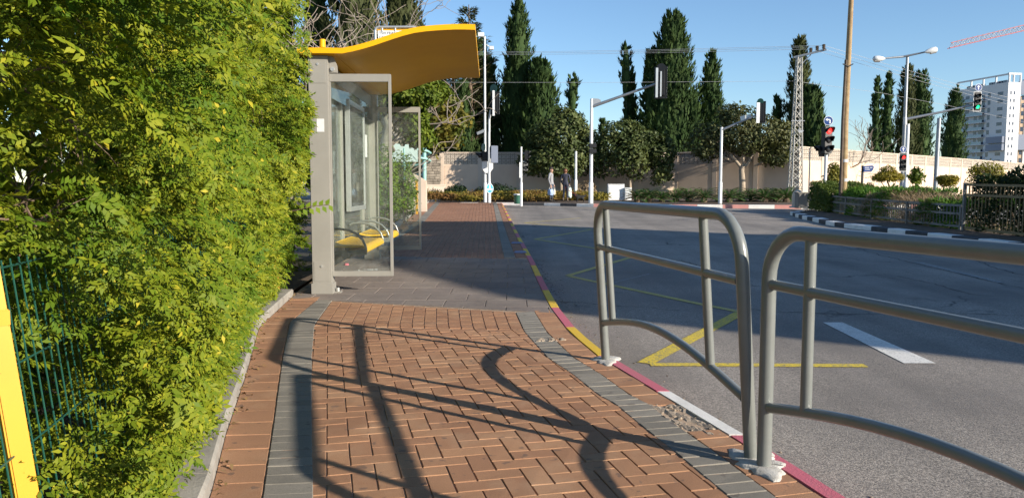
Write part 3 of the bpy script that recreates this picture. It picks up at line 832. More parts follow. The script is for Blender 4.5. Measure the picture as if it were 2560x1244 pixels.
def mk_hedge(n, depth0, depth1, ymin, ymax, ll, hz, prob=None, sz=1.0, per=13):
    """sprays: a twig leaving the hedge face with pinnate leaves along it"""
    n = n//per
    y = rng.uniform(ymin, ymax, n); z = rng.uniform(.05, 1, n)**.92*hz(y)
    dep = rng.uniform(0, 1, n)**1.4*(depth1-depth0)+depth0
    p = np.stack([y*0, y, z], -1)
    keep = rng.uniform(0, 1, n) < np.clip(.85+.6*nz(p, 2.6, 3)+.45*nz(p, 7, 1), .05, 1)*(hole(y, z)**(1.0 if depth0 < .3 else .15))
    low = np.clip((1.15-z)/.8, 0, 1)*np.clip((3.4-y)/1.3, 0, 1)
    keep &= rng.uniform(0, 1, n) > low*.15
    if depth0 < .3: keep &= (y > np.interp(z, [0,1.0,1.3,2], [2.1,2.05,1.95,1.8]))
    y, z, dep = y[keep], z[keep], dep[keep]; n = len(y)
    x = hedge_front(y, z)-dep
    c = np.stack([x, y, z], -1)
    d = unit(np.array([.55, -.1, .05])+rnd(n)*np.array([.5, 1.0, .75])); L = rng.uniform(.16, .42, n)*sz
    u = np.tile((np.arange(per)+.5)/per, n); c = np.repeat(c, per, 0); dd = np.repeat(d, per, 0); Lr = np.repeat(L, per)
    sd = unit(np.cross(dd, np.array([.15, -.1, 1.0]))); sgn = np.tile(np.where(np.arange(per) % 2, 1., -1.), n)[:, None]
    m = len(c)
    c = c+dd*((u-.45)*Lr)[:, None]+np.array([0,0,-1.])*(.10*u*u*Lr/.3)[:, None]+rnd(m)*.022
    c[:, 0] = np.minimum(c[:, 0], -.262*c[:, 1]-.035)
    lim = np.array([Xe(v) for v in c[:, 1]])-.10+.32*np.clip(c[:, 2]-.25, 0, 3)+np.abs(rng.normal(0, .035, m)); c[:, 0] = np.minimum(c[:, 0], lim)
    up = unit(np.array([.62, -.28, .62])+np.repeat(rnd(n), per, 0)*.55+rnd(m)*.42)
    a = unit(dd*.55+sd*sgn*.8+rnd(m)*.3+np.array([0,0,-.12])); a = unit(a-up*np.sum(a*up, 1, keepdims=True)*.8)
    ll = ll*rng.choice([.7, .9, 1.0, 1.2, 1.4], m)*np.repeat(rng.uniform(.75, 1.2, n), per)
    return compound(c, a, up, rng.uniform(.06, .115, m)*sz, ll, .42)
hz = lambda y: np.interp(y, [.5, 5.5, 6.6, 8, 9.6, 10.5, 12.4], [3.0, 3.1, 2.95, 2.9, 2.85, 2.6, 2.5])
V1 = np.vstack([mk_hedge(22000, -.14, .42, 1.7, 4.6, .0225, hz, sz=.8), mk_hedge(21000, -.14, .45, 4.2, 9.4, .028, hz, sz=.9),
                mk_hedge(7500, .3, 1.1, 2.4, 9.4, .032, hz, sz=1.0), mk_hedge(4200, .3, .9, 2.16, 2.9, .026, hz, sz=.9), mk_hedge(3500, .0, .7, 9.3, 12.6, .05, hz, sz=1.3)])
# low growth between the fence and the edging
n = 3600; y = rng.uniform(1.9, 8.2, n)**1.0; xe_ = np.array([Xe(v) for v in y]); u = rng.uniform(0, 1, n)
x = FX(y)-.1+(xe_-.15-FX(y)+.1)*u; z = .06+rng.uniform(0, 1, n)**1.3*(.10+.38*(1-u)); kq = nz(np.stack([x,y,z],-1), 4, 2) > -.5
c = np.stack([x, y, z], -1)[kq]; nrm = unit(np.tile([.5,-.2,.8], (len(c),1))+rnd(len(c))*.8); a = unit(np.cross(nrm, rnd(len(c)))+np.array([.3,0,.2]))
V3 = compound(c, a, nrm, rng.uniform(.06, .12, len(c)), .027, .0115)
# dense heart, behind the fence line
n = 9500; y = rng.uniform(.4, 12.5, n); z = rng.uniform(.0, 1, n)*hz(y)*.99
c = np.stack([FX(y)-rng.uniform(.55, 1.6, n), y, z], -1)
a, s = frame_from(np.tile([.7, -.2, .5], (n, 1)), .9)
V2 = leaves(c, a, s, rng.uniform(.12, .26, n), rng.uniform(.07, .14, n))
leafmesh('foliage', np.vstack([V1, V2, V3]), LF_HEDGE, hd)
# stems and twigs
b = MB()
def stem(p, d, L, r, lvl):
    pts = [Vector(p)]; dd = Vector(d).normalized(); n = 5
    for k in range(n):
        dd = (dd+Vector((R.gauss(0,.13), R.gauss(0,.13), R.gauss(0,.1)))).normalized(); q_ = pts[-1]+dd*L/n; q_.x = min(q_.x, -.262*q_.y-.08, FX(q_.y)+.13); pts.append(q_)
    b.tube(pts, [r*(1-.6*k/n) for k in range(n+1)], 5 if lvl < 2 else 4, cap=False)
    if lvl < 2:
        for q in range(3):
            k = R.randint(2, n); stem(pts[k], dd+Vector((R.uniform(-.5,.22), R.gauss(0,.6), R.uniform(-.1,.6))), L*R.uniform(.4,.65), r*.5, lvl+1)
for k in range(46):
    y = .9+8.4*k/46+R.uniform(-.1,.1)
    stem((FX(y)-R.uniform(.4,.9), y, 0), (R.uniform(-.38,-.08), R.gauss(0,.15), 1), R.uniform(1.2,2.2), R.uniform(.009,.016), 0)
for k in range(34):
    px, py = R.choice(((330,430),(350,500),(420,470),(180,420),(90,470),(450,700),(410,740),(260,120)))
    yy = (-1.25+.2135*2.0+.05)/(ray(px,py).x/ray(px,py).y+.2135); q = P(px+R.uniform(-60,60), py+R.uniform(-70,70), yy)
    stem(q-Vector((.42,0,.1)), (R.uniform(-.3,.3), R.gauss(0,.8), R.uniform(-.6,1)), R.uniform(.2,.45), R.uniform(.003,.006), 1)
b.build('stems', M_WOODBR, hd, world=True, smooth=60)
# a spray of big leaves reaching in front of the shelter post
b = MB(); sp0 = P(742, 525, 8.1); sp1 = P(822, 512, 8.1)
b.tube([sp0-Vector((.3,0,.05)), sp0, (sp0+sp1)/2+Vector((0,0,.015)), sp1], .004, 5); b.build('spray_stem', M_WOODBR, hd, world=True)
cs = []; ax = []
for k in range(11):
    f = k/10; q = sp0*(1-f)+sp1*f; cs.append(q); ax.append(Vector((.5, 0, .8 if k % 2 else -.8)).normalized())
cs = np.array(cs); ax = np.array(ax); sd_ = unit(np.cross(np.tile([.3,-1,.2], (11,1)), ax))
leafmesh('spray_leaves', leaves(cs, ax, sd_, np.full(11,.085), np.full(11,.05)), LF_HEDGEF, hd)

# dead leaves along the edging
n = 900; y = rng.uniform(1.2, 8.6, n); x = np.array([Xe(v) for v in y])-.12-np.abs(rng.normal(0, .35, n)); k = rng.uniform(0, 1, n) < .12
x[k] = np.array([Xe(v) for v in y[k]])+np.abs(rng.normal(0, .05, k.sum()))
c = np.stack([x, y, np.where(k, .012, .09*(x > np.array([Xe(v) for v in y])-.14)+.03)], -1)
a, s = frame_from(np.tile([0, 0, 1.0], (n, 1)), .3)
tag(leafmesh('leaf_litter', leaves(c, a, s, rng.uniform(.02, .06, n), rng.uniform(.008, .022, n), .3), LF_DEAD, None), 'dead brown leaves lying along the concrete edging under the hedge', 'leaf litter', kind='stuff')
# ================================================================ far side: kerbs, bed, wall
def kerbline(name, pts, mats, seglen, h=.15, wid=.15, zf=lambda p: .35, base=.22):
    b = MB(); i = 0
    for p, q in zip(pts, pts[1:]):
        p, q = Vector((p[0], p[1], 0)), Vector((q[0], q[1], 0)); d = (q-p); L = d.length; d.normalize(); s = Vector((-d.y, d.x, 0))
        n = max(1, round(L/seglen))
        for k in range(n):
            a = p+d*(L*k/n+.004); c2 = p+d*(L*(k+1)/n-.004); b.cur = i % len(mats); i += 1
            za, zb = zf(a), zf(c2)
            prof = [(0,-base),(0,-.02),(.015,0),(wid,0),(wid,-base)]
            A = [b.pt(a+s*u+Vector((0,0,za+v))) for u, v in prof]; B = [b.pt(c2+s*u+Vector((0,0,zb+v))) for u, v in prof]
            for m in range(5): b.face((A[m], A[(m+1)%5], B[(m+1)%5], B[m]))
            b.face(A[::-1]); b.face(B)
    return struct(b.build(name, mats))
g1 = [GZ(px, py, .35) for px, py in ((1090,505.2),(1150,506),(1240,506.6),(1360,507.5),(1484,509.5))]
g2 = [g1[-1], GZ(1680,511,.35), GZ(2003,512.5,.35), GZ(2003,512.5,.35)+Vector((14,1.5,0))]
kerbline('far_kerb_black_white', [(p.x, p.y) for p in g1], [K_BLACK, K_WHITE], 1.02)
kerbline('far_kerb_red_white', [(p.x, p.y) for p in g2], [K_RED, K_WHITE], 1.0)
bed = MB(); kp_ = g1+g2[1:]
bed.grid([[(p.x, p.y+.12, .345) for p in kp_], [(p.x, p.y+2.2, .36) for p in kp_], [(p.x*1.05, 46, .6) for p in kp_], [(p.x*1.1, 90, .62) for p in kp_]])
struct(bed.build('planting_bed', M_SOIL))
zb = lambda y: float(np.interp(y, [33, 38, 46], [.35, .37, .6]))
b = MB(); q = [Vector((p.x, p.y-.06, 0)) for p in g1]
for p, r_ in zip(q, q[1:]):
    b.poly([(p.x, p.y-.3, zt(p.y)-.095), (r_.x, r_.y-.3, zt(r_.y)-.095), (r_.x, r_.y-.1, zt(r_.y)-.095), (p.x, p.y-.1, zt(p.y)-.095)])
struct(b.build('road_edge_line', L_WHT))

# garden wall: plaster panels, pilasters, breeze-block band, coping
WA, WM, WB, WC = P(1104, 380, 51), P(1690, 381, 50), P(2000, 365.5, 46), P(2560, 408, 84)
WD = WC+(WC-WB).normalized()*40
wall = thing('garden_wall', 'long beige plastered wall with a pierced breeze-block band along its top', 'wall', (WB.x, WB.y, .6)); wall['_w'] = 1
wb, cop, bz, bk = MB(), MB(), MB(), MB()
def seg_wall(p, q, pitch):
    d = Vector((q.x-p.x, q.y-p.y, 0)); L = d.length; d.normalize(); n = Vector((d.y, -d.x, 0))   # n faces the road
    n_ = max(1, round(L/pitch)); up = lambda t: p.z+(q.z-p.z)*t/L
    for k in range(n_):
        t0, t1 = L*k/n_, L*(k+1)/n_
        a, c2 = p+d*t0, p+d*t1; za, zc = up(t0), up(t1)
        def W3(t, off, z): return Vector((p.x, p.y, 0))+d*t+n*off+Vector((0,0,z))
        bh = .72
        # solid lower wall
        wb.prism([W3(t0,0,.2), W3(t1,0,.2), W3(t1,0,zc-bh-.07), W3(t0,0,za-bh-.07)], -n*.2)
        # a pair of raised flat fields with a groove between
        wb.prism([W3(t0+.18,.012,.75), W3(t1-.2,.012,.75), W3(t1-.2,.012,zc-bh-.2), W3(t0+.18,.012,za-bh-.2)], -n*.011)
        # pilaster
        MB().prism([W3(t0-.14,.03,.2), W3(t0+.14,.03,.2), W3(t0+.14,.03,za-.077), W3(t0-.14,.03,za-.077)], -n*.25).build('pilaster', M_WALLT, wall, world=True)
        # coping
        cop.prism([W3(t0,.05,za-.075), W3(t1,.05,zc-.075), W3(t1,.05,zc), W3(t0,.05,za)], -n*.3)
        # band: three rows of pierced blocks
        cols = max(1, round((t1-t0-.28)/.3)); bw = (t1-t0-.28)/cols; rh = (bh-.01)/3
        for c in range(cols):
            for r in range(3):
                s0 = t0+.14+c*bw; zt_ = (za+(zc-za)*(s0-t0)/(t1-t0))-.075-bh+r*rh
                fw = .035
                def quad(a0, a1, b0, b1): bz.prism([W3(s0+a0*bw,0,zt_+b0*rh), W3(s0+a1*bw,0,zt_+b0*rh), W3(s0+a1*bw,0,zt_+b1*rh), W3(s0+a0*bw,0,zt_+b1*rh)], -n*.045)
                quad(0,.07,0,1); quad(.07,1,0,.08)
                # four petals meeting at the centre
                ct = (.55,.56)
                for ang in (45, 135, 225, 315):
                    ca, sa = math.cos(rad(ang)), math.sin(rad(ang))
                    pts = [(ct[0]+ca*.06-sa*.0, ct[1]+sa*.06), (ct[0]+ca*.34-sa*.2, ct[1]+sa*.34+ca*.2), (ct[0]+ca*.62, ct[1]+sa*.62), (ct[0]+ca*.34+sa*.2, ct[1]+sa*.34-ca*.2)]
                    bz.prism([W3(s0+min(max(u,0),1)*bw, -.005, zt_+min(max(v,0),1)*rh) for u, v in pts], -n*.04)
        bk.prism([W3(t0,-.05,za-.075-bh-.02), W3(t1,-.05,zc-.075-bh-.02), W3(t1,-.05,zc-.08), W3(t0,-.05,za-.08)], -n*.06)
seg_wall(WA, WM, 2.6); seg_wall(WM, WB, 2.6); seg_wall(WB, WC, 3.2); seg_wall(WC, WD, 4)
wb.build('panel_wall', M_WALL, wall, world=True);
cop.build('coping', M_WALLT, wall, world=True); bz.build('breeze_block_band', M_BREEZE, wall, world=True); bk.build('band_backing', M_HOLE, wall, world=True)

# rough stone wall, low wall and pillar at the far left
def stonewall(name, label, p, q, z0, z1, ch):
    t = thing(name, label, 'wall', (p.x, p.y, z0)); t['_w'] = 1; b = MB()
    d = Vector((q.x-p.x, q.y-p.y, 0)); L = d.length; d.normalize(); n = Vector((d.y, -d.x, 0)); z = z0
    while z < z1:
        x = -R.uniform(0, .3)
        while x < L:
            l = R.uniform(.25, .6); o = R.uniform(0, .03)
            a = Vector((p.x, p.y, 0))+d*max(x,0)+n*o; c2 = Vector((p.x, p.y, 0))+d*min(x+l-.02, L)+n*o
            if (c2-a).length > .04: b.prism([a+Vector((0,0,z)), c2+Vector((0,0,z)), c2+Vector((0,0,z+ch-.02)), a+Vector((0,0,z+ch-.02))], -n*.3)
            x += l
        z += ch
    b.build('stonework', M_STONEW, t, world=True); return t
stonewall('stone_wall', 'rough stone retaining wall left of the beige wall end', P(1066,470,50.5), P(1103,470,50.8), .6, 3.0, .17)
pa, pb = P(1050,470,46), P(1112,470,46.4)
lw = MB(); lw.prism([(pa.x,pa.y,.2),(pb.x,pb.y,.2),(pb.x,pb.y,1.18),(pa.x,pa.y,1.18)], (.02,.25,0)); lw.prism([(pa.x,pa.y-.03,1.182),(pb.x+.02,pb.y-.03,1.182),(pb.x+.02,pb.y-.03,1.25),(pa.x,pa.y-.03,1.25)], (.02,.31,0))
tag(lw.build('low_wall', M_WALLT), 'low beige wall with a flat cap in front of the stone wall', 'wall')
pp = P(1036, 520, 28.5)
cw = MB(); rows = []
for k in range(9):
    t = k/8; x0 = -.55+1.0*t; zt2 = 1.75-.25*t-.35*max(0, t-.6)
    rows.append((x0, zt2))
cw.prism([(pp.x+x, pp.y, .2) for x, z in (rows[0], rows[-1])]+[(pp.x+x, pp.y, z) for x, z in rows[::-1]], (0,.25,0))
tag(cw.build('entrance_wall', M_WALLT, bevel=.02), 'pale curved entrance wall behind the yellow fence posts', 'wall')

# teal railing with a pale panel
ty = 33.0
tr_ = thing('teal_railing', 'teal tubular gate frame with curved bars beyond the shelter', 'railing', (P(1061, 500, ty).x, ty, zt(ty)))
tl = lambda px, py, dy=0: tuple(P(px, py, ty+dy)-Vector(tr_.location))
MB().tube([tl(1061,503), tl(1061,370)], .085, 12).build('post', M_TEAL, tr_, smooth=50)
for z_ in (2.42, 2.08):
    MB().tube([(-1.5,.15,z_+.06),(-.6,-.22,z_+.04),(-.15,-.25,z_),(.16,-.08,z_-.05),(.26,.2,z_-.12),(.1,.5,z_-.2),(-.4,.75,z_-.28),(-1.1,.85,z_-.34)], .05, 10).build('curved_bar', M_TEAL, tr_, smooth=60)
for y_ in (437, 449, 482): MB().tube([tl(1042,y_,.2), tl(1061,y_)], .045, 8).build('bar', M_TEAL, tr_, smooth=60)
py_ = 24.0; c0, c1 = P(976, 404, py_), P(1044, 362, py_)
pl = thing('pale_panel', 'pale mint board with a torn corner, standing on a post behind the far shelter screen', 'board', (P(1010,404,py_).x, py_, zt(py_)))
b = MB(); o = Vector(pl.location)
b.prism([Vector(P(px, py, py_))-o for px, py in ((978,404),(1044,404.5),(1044,362),(1013,361),(1011,366),(1003,366),(998,360),(980,358))], (0,.04,0)); b.build('board', M_PANEL, pl)
b = MB()
for pts in (((990,375),(994,384),(996.5,393),(995,386)),((1025,379),(1031,388),(1043,402),(1035,394))):
    MB().prism([Vector(P(px, py, py_-.01))-o for px, py in pts], (0,.005,0)).build('tear', M_INK, pl)
MB().tube([(0,.03,0),(0,.03,c1.z-o.z-.1)], .04, 8).build('post', M_TEAL, pl, smooth=50)

# more yellow fence posts along the far hedge
for px, yb, y_, h, lab in ((976,531,19.5,1.05,'yellow fence post in the hedge seen through the far shelter screen'),(1042,521,26.5,1.2,'yellow fence post in front of the pale entrance wall'),(1062,512,31.5,.5,'short yellow post at the foot of the teal post')):
    t = thing('fence_post', lab, 'post', (P(px,yb,y_).x, y_, zt(y_)), 0, 'yellow posts along the far pavement edge')
    MB().cbox((0,0,h/2), (.075,.075,h)).build('shaft', M_YPOST, t, bevel=.006)
    MB().box((-.045,-.045,h*.8),(.045,.045,h*.8+.05)).build('clamp', M_YPOST, t, bevel=.004)

# ================================================================ poles, lamps and signals
def heading(v): return math.atan2(v[1], v[0])+math.pi/2
def signal_head(parent, pos, rz, lit=None, plate=True, back=M_BLACK, s=1.0, n=3, border=True):
    """lamps look along local -Y before turning by rz"""
    X = Matrix.Translation(pos) @ Matrix.Rotation(rz, 4, 'Z') @ Matrix.Diagonal((s, s, s, 1))
    H = .31*n
    b = MB(); b.m = X; b.box((-.15,-.02,-H/2),(.15,.2,H/2))
    hd_ = b.build('signal_head', back, parent, bevel=.012*s)
    if plate:
        b = MB(); b.m = X; b.box((-.235,.03,-H/2-.11),(.235,.045,H/2+.11)); pl_ = b.build('backing_plate', M_BLACK, hd_)
        if border:
            b = MB(); b.m = X; e = .022; z0, z1 = -H/2-.11, H/2+.11
            b.box((-.235,.024,z0),(.235,.029,z0+e)); b.box((-.235,.024,z1-e),(.235,.029,z1)); b.box((-.235,.024,z0+e),(-.235+e,.029,z1-e)); b.box((.235-e,.024,z0+e),(.235,.029,z1-e))
            b.build('white_border', M_WHITE, pl_)
    for k in range(n):
        z = H/2-.155-.31*k
        mt = M_LENS
        if lit == 'red' and k == 0: mt = E_RED
        if lit == 'green' and k == n-1: mt = E_GREEN
        b = MB(); b.m = X @ Matrix.Translation((0,-.02,z)) @ Matrix.Rotation(math.pi/2, 4, 'X')
        b.lathe([(.112,0),(.112,.012),(.09,.028),(.04,.036)], 16); b.build('lens', mt, hd_, smooth=60)
        b = MB(); b.m = X; rows = []
        for a in range(-20, 201, 20):
            ca, sa = math.cos(rad(a)), math.sin(rad(a)); dp = .1+.14*max(0, sa)
            rows.append([(.125*ca,-.02,z+.125*sa), (.128*ca,-.02-dp,z+.128*sa+.0)])
        b.grid(rows)
        h_ = b.build('hood', M_BLACK, hd_, smooth=60); md = h_.modifiers.new('thickness', 'SOLIDIFY'); md.thickness = .006
    return hd_
def disc_sign(parent, pos, rz, r, mat, sym=None, name='round_sign', rim=True):
    X = Matrix.Translation(pos) @ Matrix.Rotation(rz, 4, 'Z')
    b = MB(); b.m = X @ Matrix.Rotation(math.pi/2, 4, 'X'); b.lathe([(r,0),(r,.012)], 28)
    o = b.build(name, M_WHITE if rim else mat, parent)
    if rim:
        b = MB(); b.m = X @ Matrix.Rotation(math.pi/2, 4, 'X'); b.lathe([(r*.9,.0125),(r*.9,.015)], 28); b.build('face', mat, o)
    if sym:
        b = MB(); b.m = X; y = -.018
        P_ = lambda pts: b.prism([(x*r, y, z*r) for x, z in pts], (0,.002,0))
        if sym == 'up': P_([(-.12,-.6),(.12,-.6),(.12,.1),(-.12,.1)]); P_([(-.42,.1),(.42,.1),(0,.65)])
        if sym == 'left': P_([(.18,-.6),(.48,-.6),(.48,.1),(.34,.34),(.18,.34)]); P_([(-.2,.1),(.18,.1),(.18,.38),(-.2,.38)]); P_([(-.66,.24),(-.2,-.12),(-.2,.6)])
        if sym == 'fork': P_([(-.14,-.1),(.14,-.1),(.14,.75),(-.14,.75)]); P_([(-.75,-.1),(-.5,-.45),(-.05,-.2),(-.05,.1)]); P_([(.75,-.1),(.5,-.45),(.05,-.2),(.05,.1)])
        b.build('white_arrow', M_WHITE, o)
    return o
def pole(name, label, cat, base, h, r0, r1, mat, group=None, part='pole', collar=True):
    t = thing(name, label, cat, base, 0, group)
    MB().tube([(0,0,-.1),(0,0,h*.5),(0,0,h)], [r0,(r0+r1)/2,r1], 12).build(part, mat, t, smooth=50)
    if collar: MB().lathe([(r0*1.25,-.1),(r0*1.25,.95),(r0*1.02,1.0)], 12).build('base_sleeve', mat, t, smooth=50)
    return t
def lz(t, v): return tuple(Vector(v)-Vector(t.location))
GP = 'signal poles at the junction'

# camera pole
Yc = 38.6; bp = P(1213, 508, Yc); bp.z = .35
t = pole('camera_pole', 'tall slim white pole with two cameras at its top beside the crossing', 'pole', bp, P(1213,92,Yc).z-.35, .065, .045, M_WHITEP)
o = MB(); q = lz(t, P(1213, 98, Yc)); o.tube([q, lz(t, P(1207,90,Yc)), lz(t, P(1203,86,Yc))], .03, 8); o.box((q[0]-.35,q[1]-.13,q[2]+.1),(q[0]-.05,q[1]+.1,q[2]+.3)); o.build('surveillance_camera', M_WHITEP, t, bevel=.03)
o = MB(); q = lz(t, P(1216, 112, Yc)); o.tube([q, lz(t, P(1226,119,Yc))], .03, 8); o.box((q[0]+.15,q[1]-.1,q[2]-.25),(q[0]+.36,q[1]+.1,q[2]-.08)); o.build('surveillance_camera', M_WHITEP, t, bevel=.03)
o = MB(); q = lz(t, P(1203, 330, Yc)); o.m = Matrix.Translation(q) @ Matrix.Rotation(-.4, 4, 'Y'); o.box((-.24,-.1,-.07),(.2,.1,.07)); o.m = Matrix.Identity(4); o.build('small_camera', M_GREYP, t, bevel=.02)
hd1 = signal_head(t, lz(t, P(1206, 391, Yc)), heading((-1,-.15)), plate=False, n=1, s=1.5)
disc_sign(t, lz(t, P(1209, 368, Yc-.15)), heading((-1,-.6)), .2, M_GREEND, None, 'green_backed_disc', rim=False)
o = MB(); q = lz(t, P(1219, 413, Yc-.05)); o.prism([(q[0]+.27*math.cos(rad(22.5+45*k))*1.1, q[1]-.09, q[2]+.42*math.sin(rad(22.5+45*k))) for k in range(8)], (0,.02,0)); o.build('octagonal_sign_back', M_WHITE, t)
# curved-arm signal pole
Yc = 38.0; bp = P(1223, 510, Yc); bp.z = .36
t = pole('signal_mast', 'white signal mast with a curved top arm holding a signal seen from behind', 'traffic light', bp, P(1223,330,Yc).z-.36, .07, .055, M_WHITEP, GP)
MB().tube([lz(t, P(x, y, Yc+d)) for x, y, d in ((1223,332,0),(1223,300,0),(1226,278,-.05),(1233,266,-.1),(1243,256,-.2))], [.055,.055,.05,.05,.045], 10).build('curved_arm', M_WHITEP, t, smooth=60)
h = signal_head(t, lz(t, P(1238, 258, Yc-.3)), heading((.25, 1)), plate=True, s=.95)
o = MB(); q = lz(t, P(1234, 258, Yc-.5)); o.box((q[0]-.05,q[1]-.02,q[2]-.6),(q[0]+.05,q[1]+.02,q[2]+.6)); o.build('white_rail', M_WHITE, t)
disc_sign(t, lz(t, P(1234, 222, Yc-.3)), heading((-.8,-1)), .22, M_GREEND, None, 'green_backed_disc', rim=False)
o = MB(); q = lz(t, P(1236, 386, Yc)); o.box((q[0]-.17,q[1]-.12,q[2]-.42),(q[0]+.17,q[1]+.1,q[2]+.42)); o.build('control_box', M_APG, t, bevel=.02)
disc_sign(t, lz(t, P(1224, 471, Yc-.14)), .75, .24, M_LBLUE, 'fork', 'pass_sign', rim=True)
# pedestrian signal pole
Yc = 35.2; bp = P(1303, 513, Yc); bp.z = .35
t = pole('pedestrian_signal', 'short white pole carrying two small black pedestrian signals at right angles', 'traffic light', bp, P(1303,367,Yc).z-.35, .05, .042, M_WHITEP, GP)
signal_head(t, lz(t, P(1319, 388, Yc)), heading((1,-.1)), plate=False, n=2, s=.66); signal_head(t, lz(t, P(1314, 413, Yc+.1)), heading((.5,-1)), plate=False, n=2, s=.8)
for x_, y_ in ((1316,383),(1312,404)): MB().bar(lz(t, P(1303,y_,Yc)), lz(t, P(x_,y_,Yc)), .03, .03).build('bracket', M_GREYP, t)
b = MB(); q = lz(t, P(1300, 425, Yc-.1)); b.box((q[0]-.03,q[1],q[2]-.35),(q[0]+.03,q[1]+.02,q[2]+.35)); b.build('edge_on_sign', M_WHITE, t)
# bin
bb = P(1294, 512, 35.6); bb.z = .35
t = thing('litter_bin', 'small green cylindrical litter bin beside the pedestrian signal pole', 'bin', bb)
MB().lathe([(.15,0),(.165,.05),(.175,.36),(.19,.4)], 16).build('drum', M_BIN, t, smooth=50); MB().lathe([(.2,.40),(.2,.43),(.16,.46)], 16).build('rim', M_WHITEP, t, smooth=50)
# plain post
Yc = 43; bp = P(1439, 492, Yc); bp.z = zb(Yc)
pole('short_post', 'plain white post between the woman and the long-armed mast', 'post', bp, P(1439,378,Yc).z-bp.z, .075, .065, M_WHITEP)
# big mast arm
Yc = 36.6; bp = P(1477, 511, Yc); bp.z = .35
t = pole('signal_mast', 'white mast with a long arm reaching right to a signal hung against the largest cypress', 'traffic light', bp, P(1480,247,Yc).z-.35, .088, .07, M_WHITEP, GP)
a0, a1 = lz(t, P(1482,266,Yc)), lz(t, P(1642,209,Yc-1))
MB().tube([a0, a1], [.075,.05], 10).build('arm', M_GREYP, t, smooth=60)
MB().prism([lz(t, P(x,y,Yc-.05)) for x, y in ((1482,246),(1496,247),(1502,250),(1502,256),(1482,268))], (0,.1,0)).build('gusset', M_GREYP, t)
signal_head(t, lz(t, P(1652,207,Yc-1)), heading((.35,1)), plate=True, s=1.25)
b = MB(); q = lz(t, P(1642,207,Yc-1.25)); b.box((q[0]-.05,q[1]-.03,q[2]-.66),(q[0]+.05,q[1]+.03,q[2]+.66)); q = lz(t, P(1652,210,Yc-1.3)); b.box((q[0]-.03,q[1]-.03,q[2]-.56),(q[0]+.03,q[1]+.03,q[2]+.56)); b.build('rail', M_ALU, t)
disc_sign(t, lz(t, P(1653,171,Yc-1.1)), heading((-.3,-1)), .22, M_BLACK, None, 'black_backed_disc', rim=False)
b = MB(); q = lz(t, P(1481,371,Yc-.1)); b.box((q[0]-.16,q[1]-.18,q[2]-.22),(q[0]+.18,q[1]+.15,q[2]-.03)); b.box((q[0]-.16,q[1]-.18,q[2]+.03),(q[0]+.18,q[1]+.15,q[2]+.22)); b.build('control_box', M_BLACK, t, bevel=.02)
# second mast arm
Yc = 35.5; bp = P(1800, 509, Yc); bp.z = .36
t = pole('signal_mast', 'white mast whose short arm holds a green-topped signal above the spreading street tree', 'traffic light', bp, P(1803,318,Yc).z-.36, .072, .06, M_WHITEP, GP)
MB().tube([lz(t, P(1804,325,Yc)), lz(t, P(1893,287,Yc-.6))], [.055,.04], 10).build('arm', M_GREYP, t, smooth=60)
signal_head(t, lz(t, P(1903,281,Yc-.6)), heading((.5,1)), plate=True, s=.85)
b = MB(); q = lz(t, P(1895,282,Yc-.8)); b.box((q[0]-.07,q[1]-.03,q[2]-.45),(q[0]+.07,q[1]+.03,q[2]+.45)); b.build('rail', M_WHITE, t)
disc_sign(t, lz(t, P(1901,254,Yc-.7)), heading((-.5,-1)), .14, M_GREEND, None, 'green_backed_disc', rim=False)
MB().prism([lz(t, P(x,y,Yc-.4)) for x, y in ((1850,291),(1877,285),(1879,297),(1852,302))], (0,.02,0)).build('sign_back', M_ALU, t)
# red signal with the turn-left sign on the median tip
Yc = 31.5; bp = P(2061, 505, Yc); bp.z = zt(Yc)
t = pole('traffic_light', 'traffic light showing red below a blue turn-left disc at the median tip', 'traffic light', bp, P(2064,318,Yc).z-bp.z, .065, .06, M_WHITEP, GP)
signal_head(t, lz(t, P(2071,350,Yc-.2)), heading((.28,-1)), 'red', plate=False, s=1.17)
signal_head(t, lz(t, P(2052,374,Yc+.05)), heading((-1,-.1)), plate=False, n=1, s=1.2); signal_head(t, lz(t, P(2066,380,Yc+.3)), heading((1,.2)), plate=False, n=1, s=1.2)
disc_sign(t, lz(t, P(2071,302,Yc-.15)), heading((-.08,-1)), .185, M_BLUE, 'left', 'turn_left_sign')
b = MB(); b.bar(lz(t, P(2064,318,Yc)), lz(t, P(2068,312,Yc-.1)), .04, .04); b.build('bracket', M_GREYP, t)
# red signal with the straight-on sign
Yc = 40; bp = P(2262, 500, Yc); bp.z = zt(Yc)
t = pole('traffic_light', 'traffic light showing red below a blue straight-on disc, in front of the street lamp post', 'traffic light', bp, P(2262,310,Yc).z-bp.z, .1, .09, M_WHITEP, GP)
MB().tube([lz(t, P(2263,312,Yc)), lz(t, P(2263,293,Yc))], .085, 10).build('pole_top', M_WHITEP, t, smooth=50)
signal_head(t, lz(t, P(2258,405.5,Yc-.2)), 0, 'red', s=.83)
disc_sign(t, lz(t, P(2258,373.5,Yc-.2)), 0, .165, M_BLUE, 'up', 'straight_on_sign')
disc_sign(t, lz(t, P(2257,489,Yc-.6)), 0, .2, M_BLUE, 'fork', 'pass_sign', rim=False)
MB().tube([lz(t, P(2266,298,Yc)), lz(t, P(2350,281,Yc-.4)), lz(t, P(2432,262,Yc-.8))], [.075,.06,.05], 10).build('arm', M_GREYP, t, smooth=60)
signal_head(t, lz(t, P(2444,254,Yc-1)), 0, 'green', s=.85)
disc_sign(t, lz(t, P(2446,219,Yc-1)), 0, .18, M_BLUE, 'up', 'straight_on_sign')
